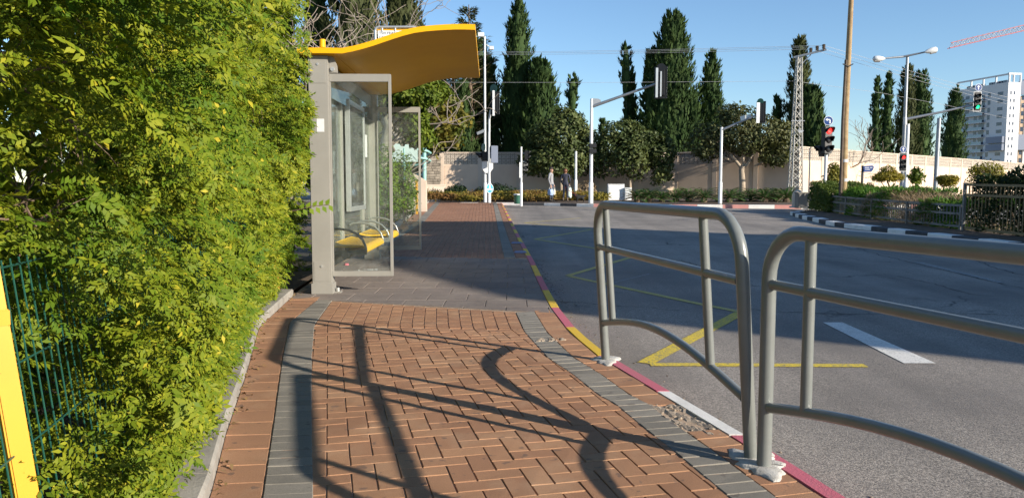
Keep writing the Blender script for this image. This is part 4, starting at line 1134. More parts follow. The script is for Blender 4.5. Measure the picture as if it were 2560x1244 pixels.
# double street lamp
Yc = 44; bp = P(2254, 492, Yc); bp.z = .35
t = pole('street_lamp', 'double-armed grey street lamp rising above the cypresses', 'street lamp', bp, P(2258,140,Yc).z-.35, .12, .075, M_GREYP)
for ex, ey, dz in ((2200,147,0),(2325,128,-.5)):
    MB().tube([lz(t, P(2258,142,Yc)), lz(t, P((2258+ex)/2,(140+ey)/2+1,Yc+dz/2)), lz(t, P(ex,ey,Yc+dz))], [.06,.05,.04], 8).build('arm', M_GREYP, t, smooth=60)
    sg = -1 if ex < 2258 else 1
    q0, q1 = Vector(lz(t, P(ex-sg*2,ey,Yc+dz))), Vector(lz(t, P(ex+sg*(-8 if sg<0 else 12),ey+(1 if sg<0 else -4),Yc+dz)))
    q1 = q0+Vector((sg*.42,0,.0 if sg < 0 else .10)); d = (q1-q0)
    b = MB(); b.tube([q0-d*.55, q0-d*.2, q0+d*.4, q0+d*.9, q0+d*1.05], [.05,.12,.17,.15,.06], 10); b.build('lamp_head', M_WHITEP, t, smooth=60)
    b = MB(); b.tube([q0+d*.15+Vector((0,0,-.1)), q0+d*.85+Vector((0,0,-.09))], [.1,.11], 10); b.build('lamp_glass', M_ALU, t, smooth=60)
# leaning grey pole
Yc = 37; bp = P(2336, 505, Yc); bp.z = zt(Yc)
t = thing('grey_pole', 'bare grey metal pole leaning slightly right, left of the flat-topped shrub', 'pole', bp)
MB().tube([(0,0,-.1), lz(t, P(2342,400,Yc)), lz(t, P(2348,295,Yc))], [.1,.1,.085], 12).build('shaft', M_GREYP, t, smooth=50); MB().lathe([(.15,-.1),(.15,.06),(.1,.08)], 12).build('base_flange', M_GREYP, t, smooth=50)
# wooden pole
Yc = 26.5; bp = P(2109, 490, Yc); bp.z = zt(Yc)
t = thing('wooden_pole', 'tall yellowish wooden utility pole with a darker splint, standing behind the median hedge', 'utility pole', bp)
MB().tube([(0,0,-.2), lz(t, P(2113,300,Yc)), lz(t, P(2131,-60,Yc))], [.115,.105,.075], 12).build('timber', M_WOOD, t, smooth=60)
MB().tube([lz(t, P(2101,490,Yc-.05)), lz(t, P(2107,300,Yc-.05)), lz(t, P(2115,150,Yc-.05))], [.06,.055,.05], 8).build('splint', M_WOODD, t, smooth=60)
for dx, s in ((-14,-1),(12,1)):
    MB().tube([lz(t, P(2121,167,Yc-.1)), lz(t, P(2121+dx,160,Yc-.1))], .02, 6).build('spike', M_DARKM, t); 
for yy in (402, 450):
    q = lz(t, P(2111,yy,Yc)); MB().lathe([(.118,-.05),(.118,.05)], 14, q).build('white_band', M_PAPER, t, smooth=50)
# lattice pylon with insulators
Yc = 42.5; bp = P(1987, 500, Yc); bp.z = zb(Yc)
t = thing('lattice_pylon', 'pale steel lattice pylon with one side arm carrying three dark insulators', 'pylon', bp)
zt1 = P(1990,141,Yc).z-bp.z; b = MB(); w0, w1 = .30, .11
cr = lambda k, z: ((1 if k in (0,1) else -1)*(w0+(w1-w0)*z/zt1), (1 if k in (1,2) else -1)*(w0+(w1-w0)*z/zt1), z)
for k in range(4): b.bar(cr(k,-.2), cr(k,zt1), .055, .055)
z = 0; nb = 16; k2 = 0
zs = [zt1*(1-(1-i/nb)**1.0) for i in range(nb+1)]
for a, c2 in zip(zs, zs[1:]):
    for k in range(4):
        j = (k+1) % 4; b.bar(cr(k,a), cr(j,c2), .024, .024); b.bar(cr(j,a), cr(k,c2), .024, .024)
b.build('lattice', M_PYL, t)
b = MB(); b.bar(lz(t, P(1984,144,Yc)), lz(t, P(2066,124,Yc-.6)), .1, .1); b.bar(lz(t, P(1993,172,Yc)), lz(t, P(2027,137,Yc-.25)), .05, .05); b.build('side_arm', M_GREYP, t)
INS = []
for px, py in ((2027,126),(2043,121),(2059.5,117)):
    q = lz(t, P(px, py, Yc-.3-.3*(px-2027)/32)); INS.append(P(px, py-3, Yc-.3-.3*(px-2027)/32))
    MB().lathe([(.03,-.22),(.03,-.1),(.1,-.1),(.06,-.06),(.1,-.03),(.06,.0),(.1,.04),(.06,.07),(.1,.1),(.04,.13)], 10, q).build('insulator', M_WOODD, t, smooth=40)
b = MB(); b.bar(lz(t,P(1978,302,Yc-.45)), lz(t,P(2012,302,Yc-.45)), .03,.03); b.prism([lz(t,P(x,y,Yc-.4)) for x,y in ((1996,324),(2010,326),(2004,332),(1996,330))], (0,.03,0)); b.build('anti_climb_guard', M_GREYP, t)
# cables
for i, (q, yl, yr) in enumerate(zip(INS, (131,128,125), (330,322,312))):
    a = P(900, yl+4, 52); e = P(2900, yr, 72)
    pts = [a+(q-a)*k/10-Vector((0,0,.5*math.sin(math.pi*k/10)*.3)) for k in range(11)]+[q+(e-q)*k/10-Vector((0,0,1.0*math.sin(math.pi*k/10)*.6)) for k in range(1,11)]
    o = MB().tube(pts, .008, 4).build('overhead_cable', M_CABLE)
    tag(o, ['lowest of the three overhead cables on the pylon insulators','middle one of the three overhead cables on the pylon insulators','uppermost of the three overhead cables on the pylon insulators'][i], 'cable', 'overhead cables')
pts = [P(900,206,45), P(1500,206.5,43.5), P(1985,203,42.6), P(2200,232,44), P(2360,262,45.5), P(2700,335,49)]
tag(MB().tube(pts, .007, 4).build('overhead_cable', M_CABLE), 'single lower overhead cable crossing below the other three', 'cable', 'overhead cables')

# street name sign
Yc = 33; bp = P(2154, 490, Yc); bp.z = zt(Yc)
t = pole('street_sign', 'blue arrow-ended street name board on a dark post behind the median hedge', 'sign', bp, P(2154,414,Yc).z-bp.z, .055, .05, M_DARKM, collar=False)
MB().prism([lz(t,P(x,y,Yc-.1)) for x,y in ((2159,415),(2181,413.5),(2185,417),(2183,424),(2178,429.5),(2159,430),(2160,424),(2158.5,420))], (0,.03,0)).build('board', M_BLUE, t)
b = MB()
for x0, x1, y_ in ((2162,2173,419),(2175,2181,419),(2163,2175,423.5)):
    b.prism([lz(t,P(x,y,Yc-.105)) for x,y in ((x0,y_-.7),(x1,y_-.7),(x1,y_+.7),(x0,y_+.7))], (0,.003,0))
b.build('white_lettering', M_WHITE, t)

# white cabinets
for x0, x1, y0, y1, Yc, lab in ((1520,1561,462,502,40.2,'taller white utility cabinet behind the railing'),(1562,1579,471,503,40.0,'lower white utility cabinet standing right of the taller one')):
    a, c2 = P(x0,y1,Yc), P(x1,y0,Yc)
    t = thing('utility_cabinet', lab, 'cabinet', ((a.x+c2.x)/2, Yc, zb(Yc)), 0, 'white cabinets on the far bed')
    hw = (c2.x-a.x)/2; hh = c2.z-zb(Yc)
    MB().box((-hw,0,-.05),(hw,.4,hh)).build('case', M_WHITE, t, bevel=.015); MB().box((-hw-.015,-.02,hh+.002),(hw+.015,.42,hh+.04)).build('lid', M_WHITE, t, bevel=.01)
    MB().box((-hw+.05,-.012,.1),(hw-.05,-.002,hh-.08)).build('door', M_WHITEP, t, bevel=.004)

# ================================================================ median
mk = [GZ(px, py, zt(yy)) for px, py, yy in ((2560,612,15.3),(2519,606,15.8),(2379,589.5,17.5),(2263,576.6,19.1),(2178,566,20.8),(2110,559,22),(2064,552,23.4),(2031,544,25),(2005,539,26.3),(1988,534,27.7),(1975,529,29.5))]
line_m = [(9.6,1.0),(10.1,8)]+[(p.x, p.y) for p in mk]+[(mk[-1].x+.7, mk[-1].y+1.2),(mk[-1].x+2, mk[-1].y+1.8)]
line_m = [(x-.0, y) for x, y in line_m]
kerbline('median_kerb', [(x, y) for x, y in line_m][::-1], [K_WHITE, K_BLACK], .8, wid=.3, zf=lambda p: zt(p.y)+.02, base=.2)
b = MB(); b.grid([[(x+.28, y, zt(y)+.0), (x+1.5, y, zt(y)+.02), (14.2, y, zt(y)+.02)] for x, y in line_m]); struct(b.build('median_soil', M_SOIL))
fl = lambda y: float(np.interp(y, [10, 18.4, 20, 24, 30.9], [10.9, 10.85, 10.72, 11.0, 11.85]))
def fence(name, label, ys, h, mats, rails, slat, posts, sw=.022, ph=None):
    y0, y1 = ys; t = thing(name, label, 'fence', (fl(y0), y0, zt(y0))); t['_w'] = 1
    b = MB(); y = y0+.05
    while y < y1:
        b.bar((fl(y), y, zt(y)+rails[0]), (fl(y), y, zt(y)+rails[-1]), sw, sw, up=(1,0,0)); y += slat
    b.build('slats', mats[1], t, world=True)
    for z in rails:
        b = MB(); n = int((y1-y0)/1)+1
        for k in range(n):
            a, c2 = y0+(y1-y0)*k/n, y0+(y1-y0)*(k+1)/n
            b.bar((fl(a)-.022,a,zt(a)+z), (fl(c2)-.022,c2,zt(c2)+z), .03, .055)
        b.build('rail', mats[0], t, world=True)
    k = y0
    while k <= y1+.01:
        MB().bar((fl(k)-.03,k,zt(k)-.05), (fl(k)-.03,k,zt(k)+(ph or h)), .06, .06, up=(1,0,0)).build('post', mats[2], t, world=True); k += posts
    return t
fence('low_fence', 'low grey slatted fence along the median edge', (18.5, 30.6), .62, (M_FGREY, M_FGREY, M_FGREY), (.1, .40, .6), .13, 2.42)
fence('tall_fence', 'taller slatted fence with tan slats along the median at the right edge', (6.0, 18.4), 1.15, (M_TAN, M_TAN, M_FGREY), (.08, .86, 1.1), .13, 2.48)
b = MB(); q = P(1999, 510, 30.9); b.cbox((11.75, 31.1, zt(31)+.32), (.5,.4,.6)); b.cbox((11.75,31.1,zt(31)+.64),(.56,.46,.05))
tag(b.build('concrete_block', M_FGREY, bevel=.015), 'grey concrete bollard block at the tip of the median fence', 'bollard')
bo = P(1994, 500, 31.8); t = thing('grey_dome', 'rounded pale grey utility cover behind the median tip', 'utility cover', (bo.x+.15, 32.2, zt(32)))
MB().lathe([(.22,0),(.24,.4),(.21,.6),(.13,.72),(.03,.76)], 16).build('dome', M_WALLT, t, smooth=60); MB().lathe([(.33,0),(.33,.06)], 16).build('base_ring', M_GREYP, t, smooth=40)

def hedge_block(name, label, y0, y1, x0, x1, h, mat, n, L, W, group='hedges on the median', spiky=.6, hz=None, xf=None, cat='hedge'):
    t = thing(name, label, cat, ((x0+x1)/2, (y0+y1)/2, zt((y0+y1)/2)), 0, group); t['_w'] = 1
    y = rng.uniform(y0, y1, n); u = rng.uniform(0, 1, n); v = rng.uniform(0, 1, n)
    hh = h*(.9+.16*nz(np.stack([y, y*.3, y*0], -1), 1.7, 2)) if hz is None else hz(y)
    e = np.minimum(1, np.minimum(y-y0, y1-y)/.35+.45)**.5; hh = hh*e
    side = rng.uniform(0, 1, n); x = np.where(side < .45, x0+.28*rng.uniform(0, 1, n)**2, x0+(x1-x0)*u); z = np.where(side < .45, hh*v, hh*(1-.25*v**2))
    p = np.stack([x, y, z], -1); x = x+.07*nz(p, 4, 1); z = np.maximum(z+.05*nz(p, 5, 4), .02)
    if xf: x = x + np.array([xf(q) for q in y])-x0
    c = np.stack([x, y, z+np.array([zt(q) for q in y])], -1)
    out = np.where((side < .45)[:, None], np.array([-.9, -.1, .4]), np.array([-.1, -.1, 1.0]))
    nr = unit(out+rnd(n)*spiky); a = unit(np.cross(nr, rnd(n))*.8+out*.7+rnd(n)*.3); s = unit(np.cross(nr, a)+1e-6)
    leafmesh('foliage', leaves(c, a, s, rng.uniform(.7, 1.3, n)*L, rng.uniform(.7, 1.3, n)*W), mat, t)
    b = MB()
    for k in range(12):
        yy = y0+(y1-y0)*(k+.5)/12; b.tube([((x0+x1)/2, yy, zt(yy)), ((x0+x1)/2+R.uniform(-.3,.3), yy+R.uniform(-.3,.3), zt(yy)+h*.7)], .02, 5)
    b.build('stems', M_WOODBR, t, world=True); return t
xin = lambda y: fl(y)+.08
hedge_block('median_hedge', 'rounded olive hedge at the far tip of the median', 27.2, 30.2, 11.3, 13.0, 1.02, LF_OLV, 8500, .085, .045, xf=lambda y: fl(y)-.12)
hedge_block('median_hedge', 'bright green spiky juniper hedge left of the dry hedge', 22.2, 27.4, 11.2, 13.4, .88, LF_MED, 8500, .17, .035, xf=xin)
hedge_block('median_hedge', 'dry brown twiggy hedge in the middle of the median fence', 19.6, 24.2, 11.0, 12.6, .84, LF_DRY, 6500, .16, .014, xf=lambda y: fl(y)+.03)
hedge_block('median_hedge', 'bright green hedge between the dry hedge and the tall fence', 18.5, 20.6, 11.05, 13.6, .78, LF_MED, 3600, .17, .035, xf=xin)
hedge_block('median_hedge', 'tall dark evergreen hedge behind the tall fence at the right edge', 7.5, 18.3, 11.05, 13.5, 1.42, LF_DARK, 24000, .11, .05, xf=lambda y: fl(y)+.06, hz=lambda y: np.interp(y, [7, 15.5, 17, 18.3], [1.55, 1.5, 1.4, 1.2])*(.95+.06*np.sin(y*5)))
# ================================================================ trees
def prof_slim(t): return np.clip((t+.04)/.16, 0, 1)**.6*(1-t)**.45
def prof_cone(t): return np.clip((t+.06)/.14, 0, 1)**.6*(1-t)**.60
def prof_broad(t): return np.clip((t+.05)/.12, 0, 1)**.5*(1-t)**.50
def prof_tuft(t):
    lo = np.where(t < .62, np.clip((.62-t)/.62, 0, 1)**.35, 0)*.75
    return np.maximum(lo*np.where(t > .58, 0, 1), np.where(t > .62, np.sin(np.clip((t-.62)/.38, 0, 1)*math.pi)**.6*.85, .06))
def cypress(label, base, h, r, prof, mat=None, n=3200, seed=0, z0=.0, lobes=(), tuft=.38, lump=.34, group='cypresses behind the wall', name='cypress', cat='tree'):
    t = thing(name, label, cat, base, 0, group)
    n = int(n)
    parts = [(0., 0., h, r, 1.0)]+list(lobes)
    Vs = []
    cV = []; cQ = []; nv = 0
    for (dx, dy, hh, rr, fr) in parts:
        m = int(n*fr)
        ns = max(16, int(m*1.5)//16); m = ns*16
        tt = np.sort(rng.uniform(0, 1, ns)**1.05)*.985; th = rng.uniform(0, 2*math.pi, ns)
        k = rr*prof(tt); dirs = np.stack([np.cos(th), np.sin(th), tt*0], -1)
        pq = np.stack([np.cos(th)*rr*1.2+seed, np.sin(th)*rr*1.2, tt*hh*.55], -1)
        lm = .75*nz(pq, 1.5, seed % 5)+.9*nz(pq*np.array([1,1,.7]), 4.2, (seed+2) % 5)
        r0_ = np.maximum(k*(1.0+lump*.55*lm), .25*k)
        c0_ = dirs*r0_[:, None]+np.stack([dx+tt*0, dy+tt*0, z0+tt*(hh-z0)], -1)
        ax = unit(np.array([0,0,1.0])+dirs*rng.uniform(.12,.55,(ns,1))+rnd(ns)*.22)
        Ls = rng.uniform(.45, .95, ns)*np.clip(rr*.6, .35, 1.0)*np.clip(k/rr+.35, .5, 1.1)
        c0_ = np.repeat(c0_, 16, 0); ax_ = np.repeat(ax, 16, 0); Lr = np.repeat(Ls, 16); dr_ = np.repeat(dirs, 16, 0)
        u = np.tile(np.linspace(-.45, .95, 16), ns)+rng.uniform(-.05,.05,m)
        wd = np.clip(1.0-np.abs(u-.05)*.9, .08, 1)*.24*Lr
        off = rnd(m); c = c0_+ax_*(u*Lr)[:, None]+off*wd[:, None]
        a = unit(ax_+off*.35+rnd(m)*.18); nr = unit(dr_*.8+off*.6+rnd(m)*.35+np.array([0,0,.2])); s = unit(np.cross(nr, a))
        sz = tuft*rng.uniform(.55, 1.2, m)
        Vs.append(leaves(c, a, s, sz, sz*.34, .06))
        nt_, nth = 22, 14
        g = np.linspace(0, .97, nt_); ph = np.linspace(0, 2*math.pi, nth, endpoint=False)
        G_, P_2 = np.meshgrid(g, ph, indexing='ij')
        kr = rr*prof(G_)*.76*(1+.22*np.sin(P_2*3+G_*17+seed)*np.cos(G_*23))
        v = np.stack([dx+np.cos(P_2)*kr, dy+np.sin(P_2)*kr, z0+G_*(hh-z0)], -1).reshape(-1, 3); cV.append(v)
        for i in range(nt_-1):
            for j in range(nth): cQ.append([nv+i*nth+j, nv+i*nth+(j+1)%nth, nv+(i+1)*nth+(j+1)%nth, nv+(i+1)*nth+j])
        nv += len(v)
    leafmesh('crown', np.vstack(Vs), mat or LF_CYP, t, (np.vstack(cV), np.array(cQ)))
    MB().tube([(0,0,-.3),(0,0,h*.35),(0,0,h*.8)], [r*.13+.06, r*.1+.05, .04], 8).build('trunk', M_WOODBR, t, smooth=60)
    return t
def cyp_px(label, px, pyt, wpx, Y, prof=prof_cone, zb_=.6, **k):
    tp_ = P(px, pyt, Y); kw = dict(k)
    lob = [((p2-px)/F*Y, dy, P(p2, y2, Y).z-zb_, w2/2/F*Y, fr) for p2, y2, w2, dy, fr in kw.pop('lobes', ())]
    return cypress(label, (tp_.x, Y, zb_), tp_.z-zb_, wpx/2/F*Y, prof, lobes=lob, **kw)
cyp_px('tallest pointed cypress, right of the camera pole', 1297, 6, 118, 56, n=4600, seed=1, lobes=[(1283, 30, 70, .4, .3)])
cyp_px('bushy shorter cypress pressed against the right side of the tallest one', 1352, 158, 125, 54.5, n=4200, seed=2, prof=prof_broad, tuft=.45)
cyp_px('very slim cypress with a separate tuft at its tip, left of the long-armed mast', 1431, 188, 30, 57, n=900, seed=3, prof=prof_tuft)
cyp_px('slim cypress with a bare neck under its top tuft', 1566, 112, 30, 57, n=900, seed=4, prof=prof_tuft)
cyp_px('narrow cypress just right of the tufted one', 1577, 178, 46, 58, n=1700, seed=5, prof=prof_slim, tuft=.4)
cyp_px('widest cypress, with a lower shoulder on its left side', 1683, 38, 142, 56, n=6500, seed=6, prof=prof_broad, lobes=[(1632, 120, 62, .2, .4), (1725, 240, 66, -.8, .3)], tuft=.45)
cyp_px('medium cypress behind the short mast arm', 1779, 132, 88, 57, n=3600, seed=7)
cyp_px('small dark cypress left of the pylon', 1943, 247, 46, 58, n=1200, seed=8)
cyp_px('tall cypress directly behind the pylon', 2001, 95, 84, 57, n=4200, seed=9, mat=LF_CYPD)
cyp_px('spreading dark conifer leaning out right of the pylon', 2028, 228, 90, 55.5, n=2600, seed=10, prof=prof_broad, tuft=.55, lump=.5)
cyp_px('narrow cypress, left one of the pair left of the street lamp', 2194, 194, 34, 80, n=2200, seed=11, prof=prof_slim)
cyp_px('narrow cypress, right one of the pair left of the street lamp', 2222, 181, 36, 80, n=2200, seed=12, prof=prof_slim)
cyp_px('pointed cypress right behind the street lamp post', 2271, 162, 66, 80, n=3600, seed=13, mat=LF_CYPD)
cyp_px('blunt cypress right of the street lamp post', 2304, 177, 66, 81, n=3400, seed=14, prof=prof_slim, lobes=[(2316, 230, 44, 0, .3)])
cyp_px('dark cypress in front of the white tower', 2389, 219, 78, 86, n=3600, seed=15)
cyp_px('small cone-shaped cypress right of the long-armed mast', 1507, 304, 40, 56, n=900, seed=16)
cyp_px('round-bottomed cypress left of the camera pole', 1155, 205, 72, 53.5, n=2800, seed=17, prof=prof_broad)
cyp_px('dark cypress behind the crowns left of the tallest one', 1222, 150, 92, 58, n=3000, seed=18)
cyp_px('dark wide cypress filling the gap behind the camera pole', 1195, 95, 110, 60, n=4200, seed=19, prof=prof_broad)
cyp_px('dark cypress standing behind the yellowing autumn tree', 1100, 170, 90, 57, n=3000, seed=20, prof=prof_broad)
for px, py, wpx, Y, lab, m in ((885,-120,200,50,'broad olive cypress behind the bare branches over the shelter roof',LF_CYPD),(1005,-70,140,54,'olive cypress above the bus stop sign',LF_CYPD),(790,-40,86,52,'dark cypress at the left end of the shelter roof',LF_CYP),(700,-60,90,55,'dark cypress behind the top of the tall hedge',LF_CYP)):
    cyp_px(lab, px, py, wpx, Y, n=5200, seed=int(px), mat=m, prof=prof_slim, tuft=.5)

# loose-limbed conifer
def conifer(label, base, h, r, n=46, mat=LF_CYPD):
    t = thing('conifer', label, 'tree', base)
    b = MB(); b.tube([(0,0,-.3),(.1,0,h*.5),(0,0,h)], [.26,.15,.03], 8); C=[]; A=[]; S=[]
    for k in range(n):
        f = k/n; z = h*(.12+.86*f); a = k*2.4; L = r*(1-f)**.7*R.uniform(.6,1.15)+.3
        d = Vector((math.cos(a), math.sin(a), R.uniform(.05,.5))); q = [Vector((0,0,z)), Vector((0,0,z))+d*L*.5, Vector((0,0,z))+d*L+Vector((0,0,.15*L))]
        b.tube(q, [.05,.035,.01], 5, cap=False)
        for j in range(70):
            u = R.uniform(.15,1); p = q[0]*(1-u)+q[2]*u; sd2 = Vector((-d.y,d.x,0))
            off = sd2*R.gauss(0,.28*L*.5*(1.1-u)+.08)+Vector((0,0,R.gauss(-.05,.1))); C.append(p+off); A.append((d+off*1.5+Vector((R.gauss(0,.3),R.gauss(0,.3),R.gauss(.1,.3)))).normalized())
    b.build('trunk', M_WOODBR, t, smooth=60)
    C = np.array(C); A = np.array(A); nr = unit(np.array([0,0,1.0])+rnd(len(C))*.6); S = unit(np.cross(nr, A))
    leafmesh('crown', leaves(C, A, S, rng.uniform(.2,.48,len(C)), rng.uniform(.05,.11,len(C))), mat, t); return t
q = P(1172, 12, 56); conifer('shaggy conifer with drooping branch tips behind the camera pole', (q.x, 56, .6), q.z-.6, 3.0, 70)
q = P(1130, 60, 58); conifer('second shaggy conifer farther left behind the yellow roof tip', (q.x, 58, .6), q.z-.6, 3.2, 64)

# broadleaf trees
def blob_tree(name, label, base, blobs, mat, n, L, W, trunk_pts=(), group=None, cat='tree', bark=M_BARKP, core=.62, hollow=.35):
    """blobs: (dx,dy,z, rx,ry,rz) around the base; trunk_pts: list of (points, r0, r1)"""
    t = thing(name, label, cat, base, 0, group)
    vol = np.array([b_[3]*b_[5]+b_[3]*b_[4] for b_ in blobs]); cnt = (n*vol/vol.sum()).astype(int)
    Vs = []
    for (dx, dy, z, rx, ry, rz), m in zip(blobs, cnt):
        d = rnd(m); rr = 1-hollow*rng.uniform(0, 1, m)**1.6
        p = d*np.array([rx, ry, rz]); lump = 1+.24*nz(p+np.array([dx,dy,z]), 3.2/max(rx,.2)*.8, 1)+.12*nz(p+np.array([dx,dy,z]), 9/max(rx,.2)*.6, 3)
        c = p*(rr*lump)[:, None]+np.array([dx, dy, z])
        k = rng.uniform(0, 1, m) < np.clip(.78+.5*nz(c, 4.2/max(rx,.3), 2), .1, 1); c, d = c[k], d[k]
        nr = unit(d*.8+rnd(len(c))*.75+np.array([0,0,.3])); a = unit(np.cross(nr, rnd(len(c)))); s = np.cross(nr, a)
        Vs.append(leaves(c, a, s, rng.uniform(.65,1.3,len(c))*L, rng.uniform(.65,1.3,len(c))*W))
    leafmesh('crown', np.vstack(Vs), mat, t)
    b = MB()
    for pts, r0, r1 in trunk_pts:
        m = len(pts); b.tube(pts, [r0+(r1-r0)*k/(m-1) for k in range(m)], 8)
    if not trunk_pts: b.tube([(0,0,-.1),(0,0,blobs[0][2])], [.05,.03], 6)
    for (dx, dy, z, rx, ry, rz) in blobs:
        o = Vector((dx*.35, dy*.35, z-rz*.9)) if trunk_pts else Vector((0,0,.1))
        for q in range(4):
            e = Vector((dx, dy, z))+Vector((R.uniform(-.7,.7)*rx, R.uniform(-.7,.7)*ry, R.uniform(-.1,.7)*rz))
            b.tube([o, (o+e)/2+Vector((R.gauss(0,.1)*rx, R.gauss(0,.1)*ry, 0)), e], [min(.05, rx*.05), min(.03,rx*.03), .008], 5, cap=False)
    b.build('trunk', bark, t, smooth=60); return t
def px_blobs(base, Y, lst):
    out = []
    for px, py, wx, hy, dy in lst:
        p = P(px, py, Y+dy); out.append((p.x-base[0], p.y-base[1], p.z-base[2], wx/2/F*Y, wx/2.3/F*Y, hy/2/F*Y))
    return out
def trl(base, Y, lst): return [tuple(P(px, py, Y)-Vector(base)) for px, py in lst]
ST = 'street trees in front of the wall'
Yc = 48; q = P(1405, 490, Yc); base = (q.x, Yc, zb(Yc))
blob_tree('street_tree', 'dense dark street tree hiding the wall behind the two people', base, px_blobs(base, Yc, [(1405,335,140,125,0),(1352,382,90,105,.3),(1442,390,90,100,-.3),(1385,405,120,80,-.5),(1322,402,54,64,.4),(1465,355,56,70,0),(1420,300,90,60,.2)]), LF_FIC, 13500, .24, .14, [(trl(base,Yc,[(1405,495),(1403,450),(1400,400)]), .16,.10)], ST)
Yc = 47.3; base = (P(1575,490,Yc).x, Yc, zb(Yc))
blob_tree('street_tree', 'street tree with a ragged drooping crown beside the white cabinets', base, px_blobs(base, Yc, [(1555,335,90,70,0),(1600,360,120,90,.2),(1655,388,78,100,0),(1520,370,80,80,.2),(1575,400,100,90,-.3),(1655,432,50,56,-.2),(1497,400,56,90,.3)]), LF_FIC, 11500, .23, .13, [(trl(base,Yc,[(1576,492),(1575,455),(1580,415)]), .10,.07)], ST)
Yc = 45.6; base = (P(1857,490,Yc).x, Yc, zb(Yc))
blob_tree('street_tree', 'wide open street tree with a forked pale trunk beside the pylon', base, px_blobs(base, Yc, [(1850,308,120,80,0),(1782,348,110,80,.3),(1918,338,120,100,-.2),(1962,355,60,90,-.4),(1850,352,150,66,.2),(1765,380,66,46,.2),(1935,395,76,44,-.3),(1830,284,70,44,0)]), LF_FICO, 13000, .21, .12,
  [(trl(base,Yc,[(1856,488),(1856,455),(1854,425),(1858,412)]), .20,.15), (trl(base,Yc,[(1856,420),(1872,405),(1885,380),(1905,350)]), .12,.05), (trl(base,Yc,[(1854,420),(1838,400),(1815,375),(1795,350)]), .11,.05), (trl(base,Yc,[(1858,412),(1858,380),(1850,330)]), .08,.04)], ST)
# trees right of the far shelter screen
Yc = 19; base = (P(968,500,Yc).x-.6, Yc, .12)
blob_tree('garden_tree', 'bright green tree with a curved pale trunk seen through the shelter glass', base, px_blobs(base, Yc, [(1030,235,160,70,0),(990,265,110,80,.2),(1080,225,90,60,.4),(1030,300,90,80,.2),(1045,340,70,60,.1),(960,230,80,60,.6)]), LF_GRN, 7500, .17, .075, [(trl(base,Yc,[(925,500),(958,400),(966,350),(972,315),(965,295),(985,265)]), .16,.09)], bark=M_BARK)
Yc = 37; base = (P(1070,500,Yc).x-.6, Yc, .3)
blob_tree('garden_tree', 'yellowing autumn tree with sparse leaves left of the beige wall end', base, px_blobs(base, Yc, [(1105,320,110,70,0),(1075,355,80,70,0),(1130,345,60,50,.3),(1150,300,60,40,.4),(1115,265,90,50,.5)]), LF_AUT, 3000, .26, .18, [(trl(base,Yc,[(1060,500),(1060,420),(1070,360),(1110,310)]), .12,.05)], bark=M_BARK, hollow=.7)
HF = 'hedges seen through the far shelter screen'
for px, py, wx, hy, Y, lab, mat in ((968,455,60,170,18.5,'leafy hedge behind the yellow post, seen through the far shelter screen',LF_HEDGEF),(1010,460,62,150,21.5,'rounded bright hedge between the shelter and the pale entrance wall',LF_HEDGEF),(925,420,60,220,16,'tall vine-covered hedge behind the shelter back glass',LF_HEDGEF)):
    base = (P(px,500,Y).x, Y, zt(Y)); bl = px_blobs(base, Y, [(px,py,wx,hy,0),(px-14,py+20,wx,hy*.9,.6),(px+2,py+hy*.25,wx*1.05,hy*.5,.1)])
    blob_tree('clipped_hedge', lab, base, bl, mat, 4200, .09, .05, group=HF, cat='hedge', bark=M_WOODBR)

# bare trees
def bare_tree(label, base, h, spread, seed, r0=.17, lean=(0,0), lv=4, nb=3):
    rr = random.Random(seed); t = thing('bare_tree', label, 'tree', base, 0, 'leafless trees behind the shelter'); b = MB(); tw = MB()
    def br(p, d, L, r, l):
        n = 6; pts = [Vector(p)]; dd = Vector(d).normalized()
        for k in range(n):
            dd = (dd+Vector((rr.gauss(0,.27), rr.gauss(0,.27), rr.gauss(.03,.22)))).normalized(); pts.append(pts[-1]+dd*L/n)
        (b if l < 2 else tw).tube(pts, [max(.009, r*(1-.5*k/n)) for k in range(n+1)], 7 if l < 2 else 4, cap=False)
        if l < lv:
            m = nb
            for q in range(m):
                k = n if q == 0 else rr.randint(2, n); a = rr.uniform(0, 6.28); up_ = rr.uniform(-.25,.55)
                nd = dd*.75+Vector((math.cos(a)*spread, math.sin(a)*spread, up_))
                if pts[k].z+nd.normalized().z*L*.7 < 4.2: nd.z = abs(nd.z)+.35
                br(pts[k], nd, L*rr.uniform(.6,.88), r*(.5 if q else .62)*rr.uniform(.85,1.1), l+1)
    br((0,0,-.2), (lean[0], lean[1], 1), h*.30, r0, 0)
    b.build('trunk', M_BARK, t, smooth=60); tw.build('twigs', M_BARK, t, smooth=60); return t
for px, Y, h, s, sd_2, ln, lab in ((800,23,11.5,.95,3,(-.05,0),'leafless tree with pale crooked limbs above the left end of the yellow roof'),(890,25,12.5,1.0,8,(.08,0),'leafless tree with wide forking limbs behind the bus stop sign'),(945,29,15,.9,12,(.2,0),'leafless tree leaning right, its fine twigs rising behind the right half of the roof'),(735,21,9.5,.9,41,(0,0),'leafless tree half hidden by the top of the tall hedge')):
    bare_tree(lab, (P(px,500,Y).x-.2, Y, .05), h, s, sd_2, .13, ln)

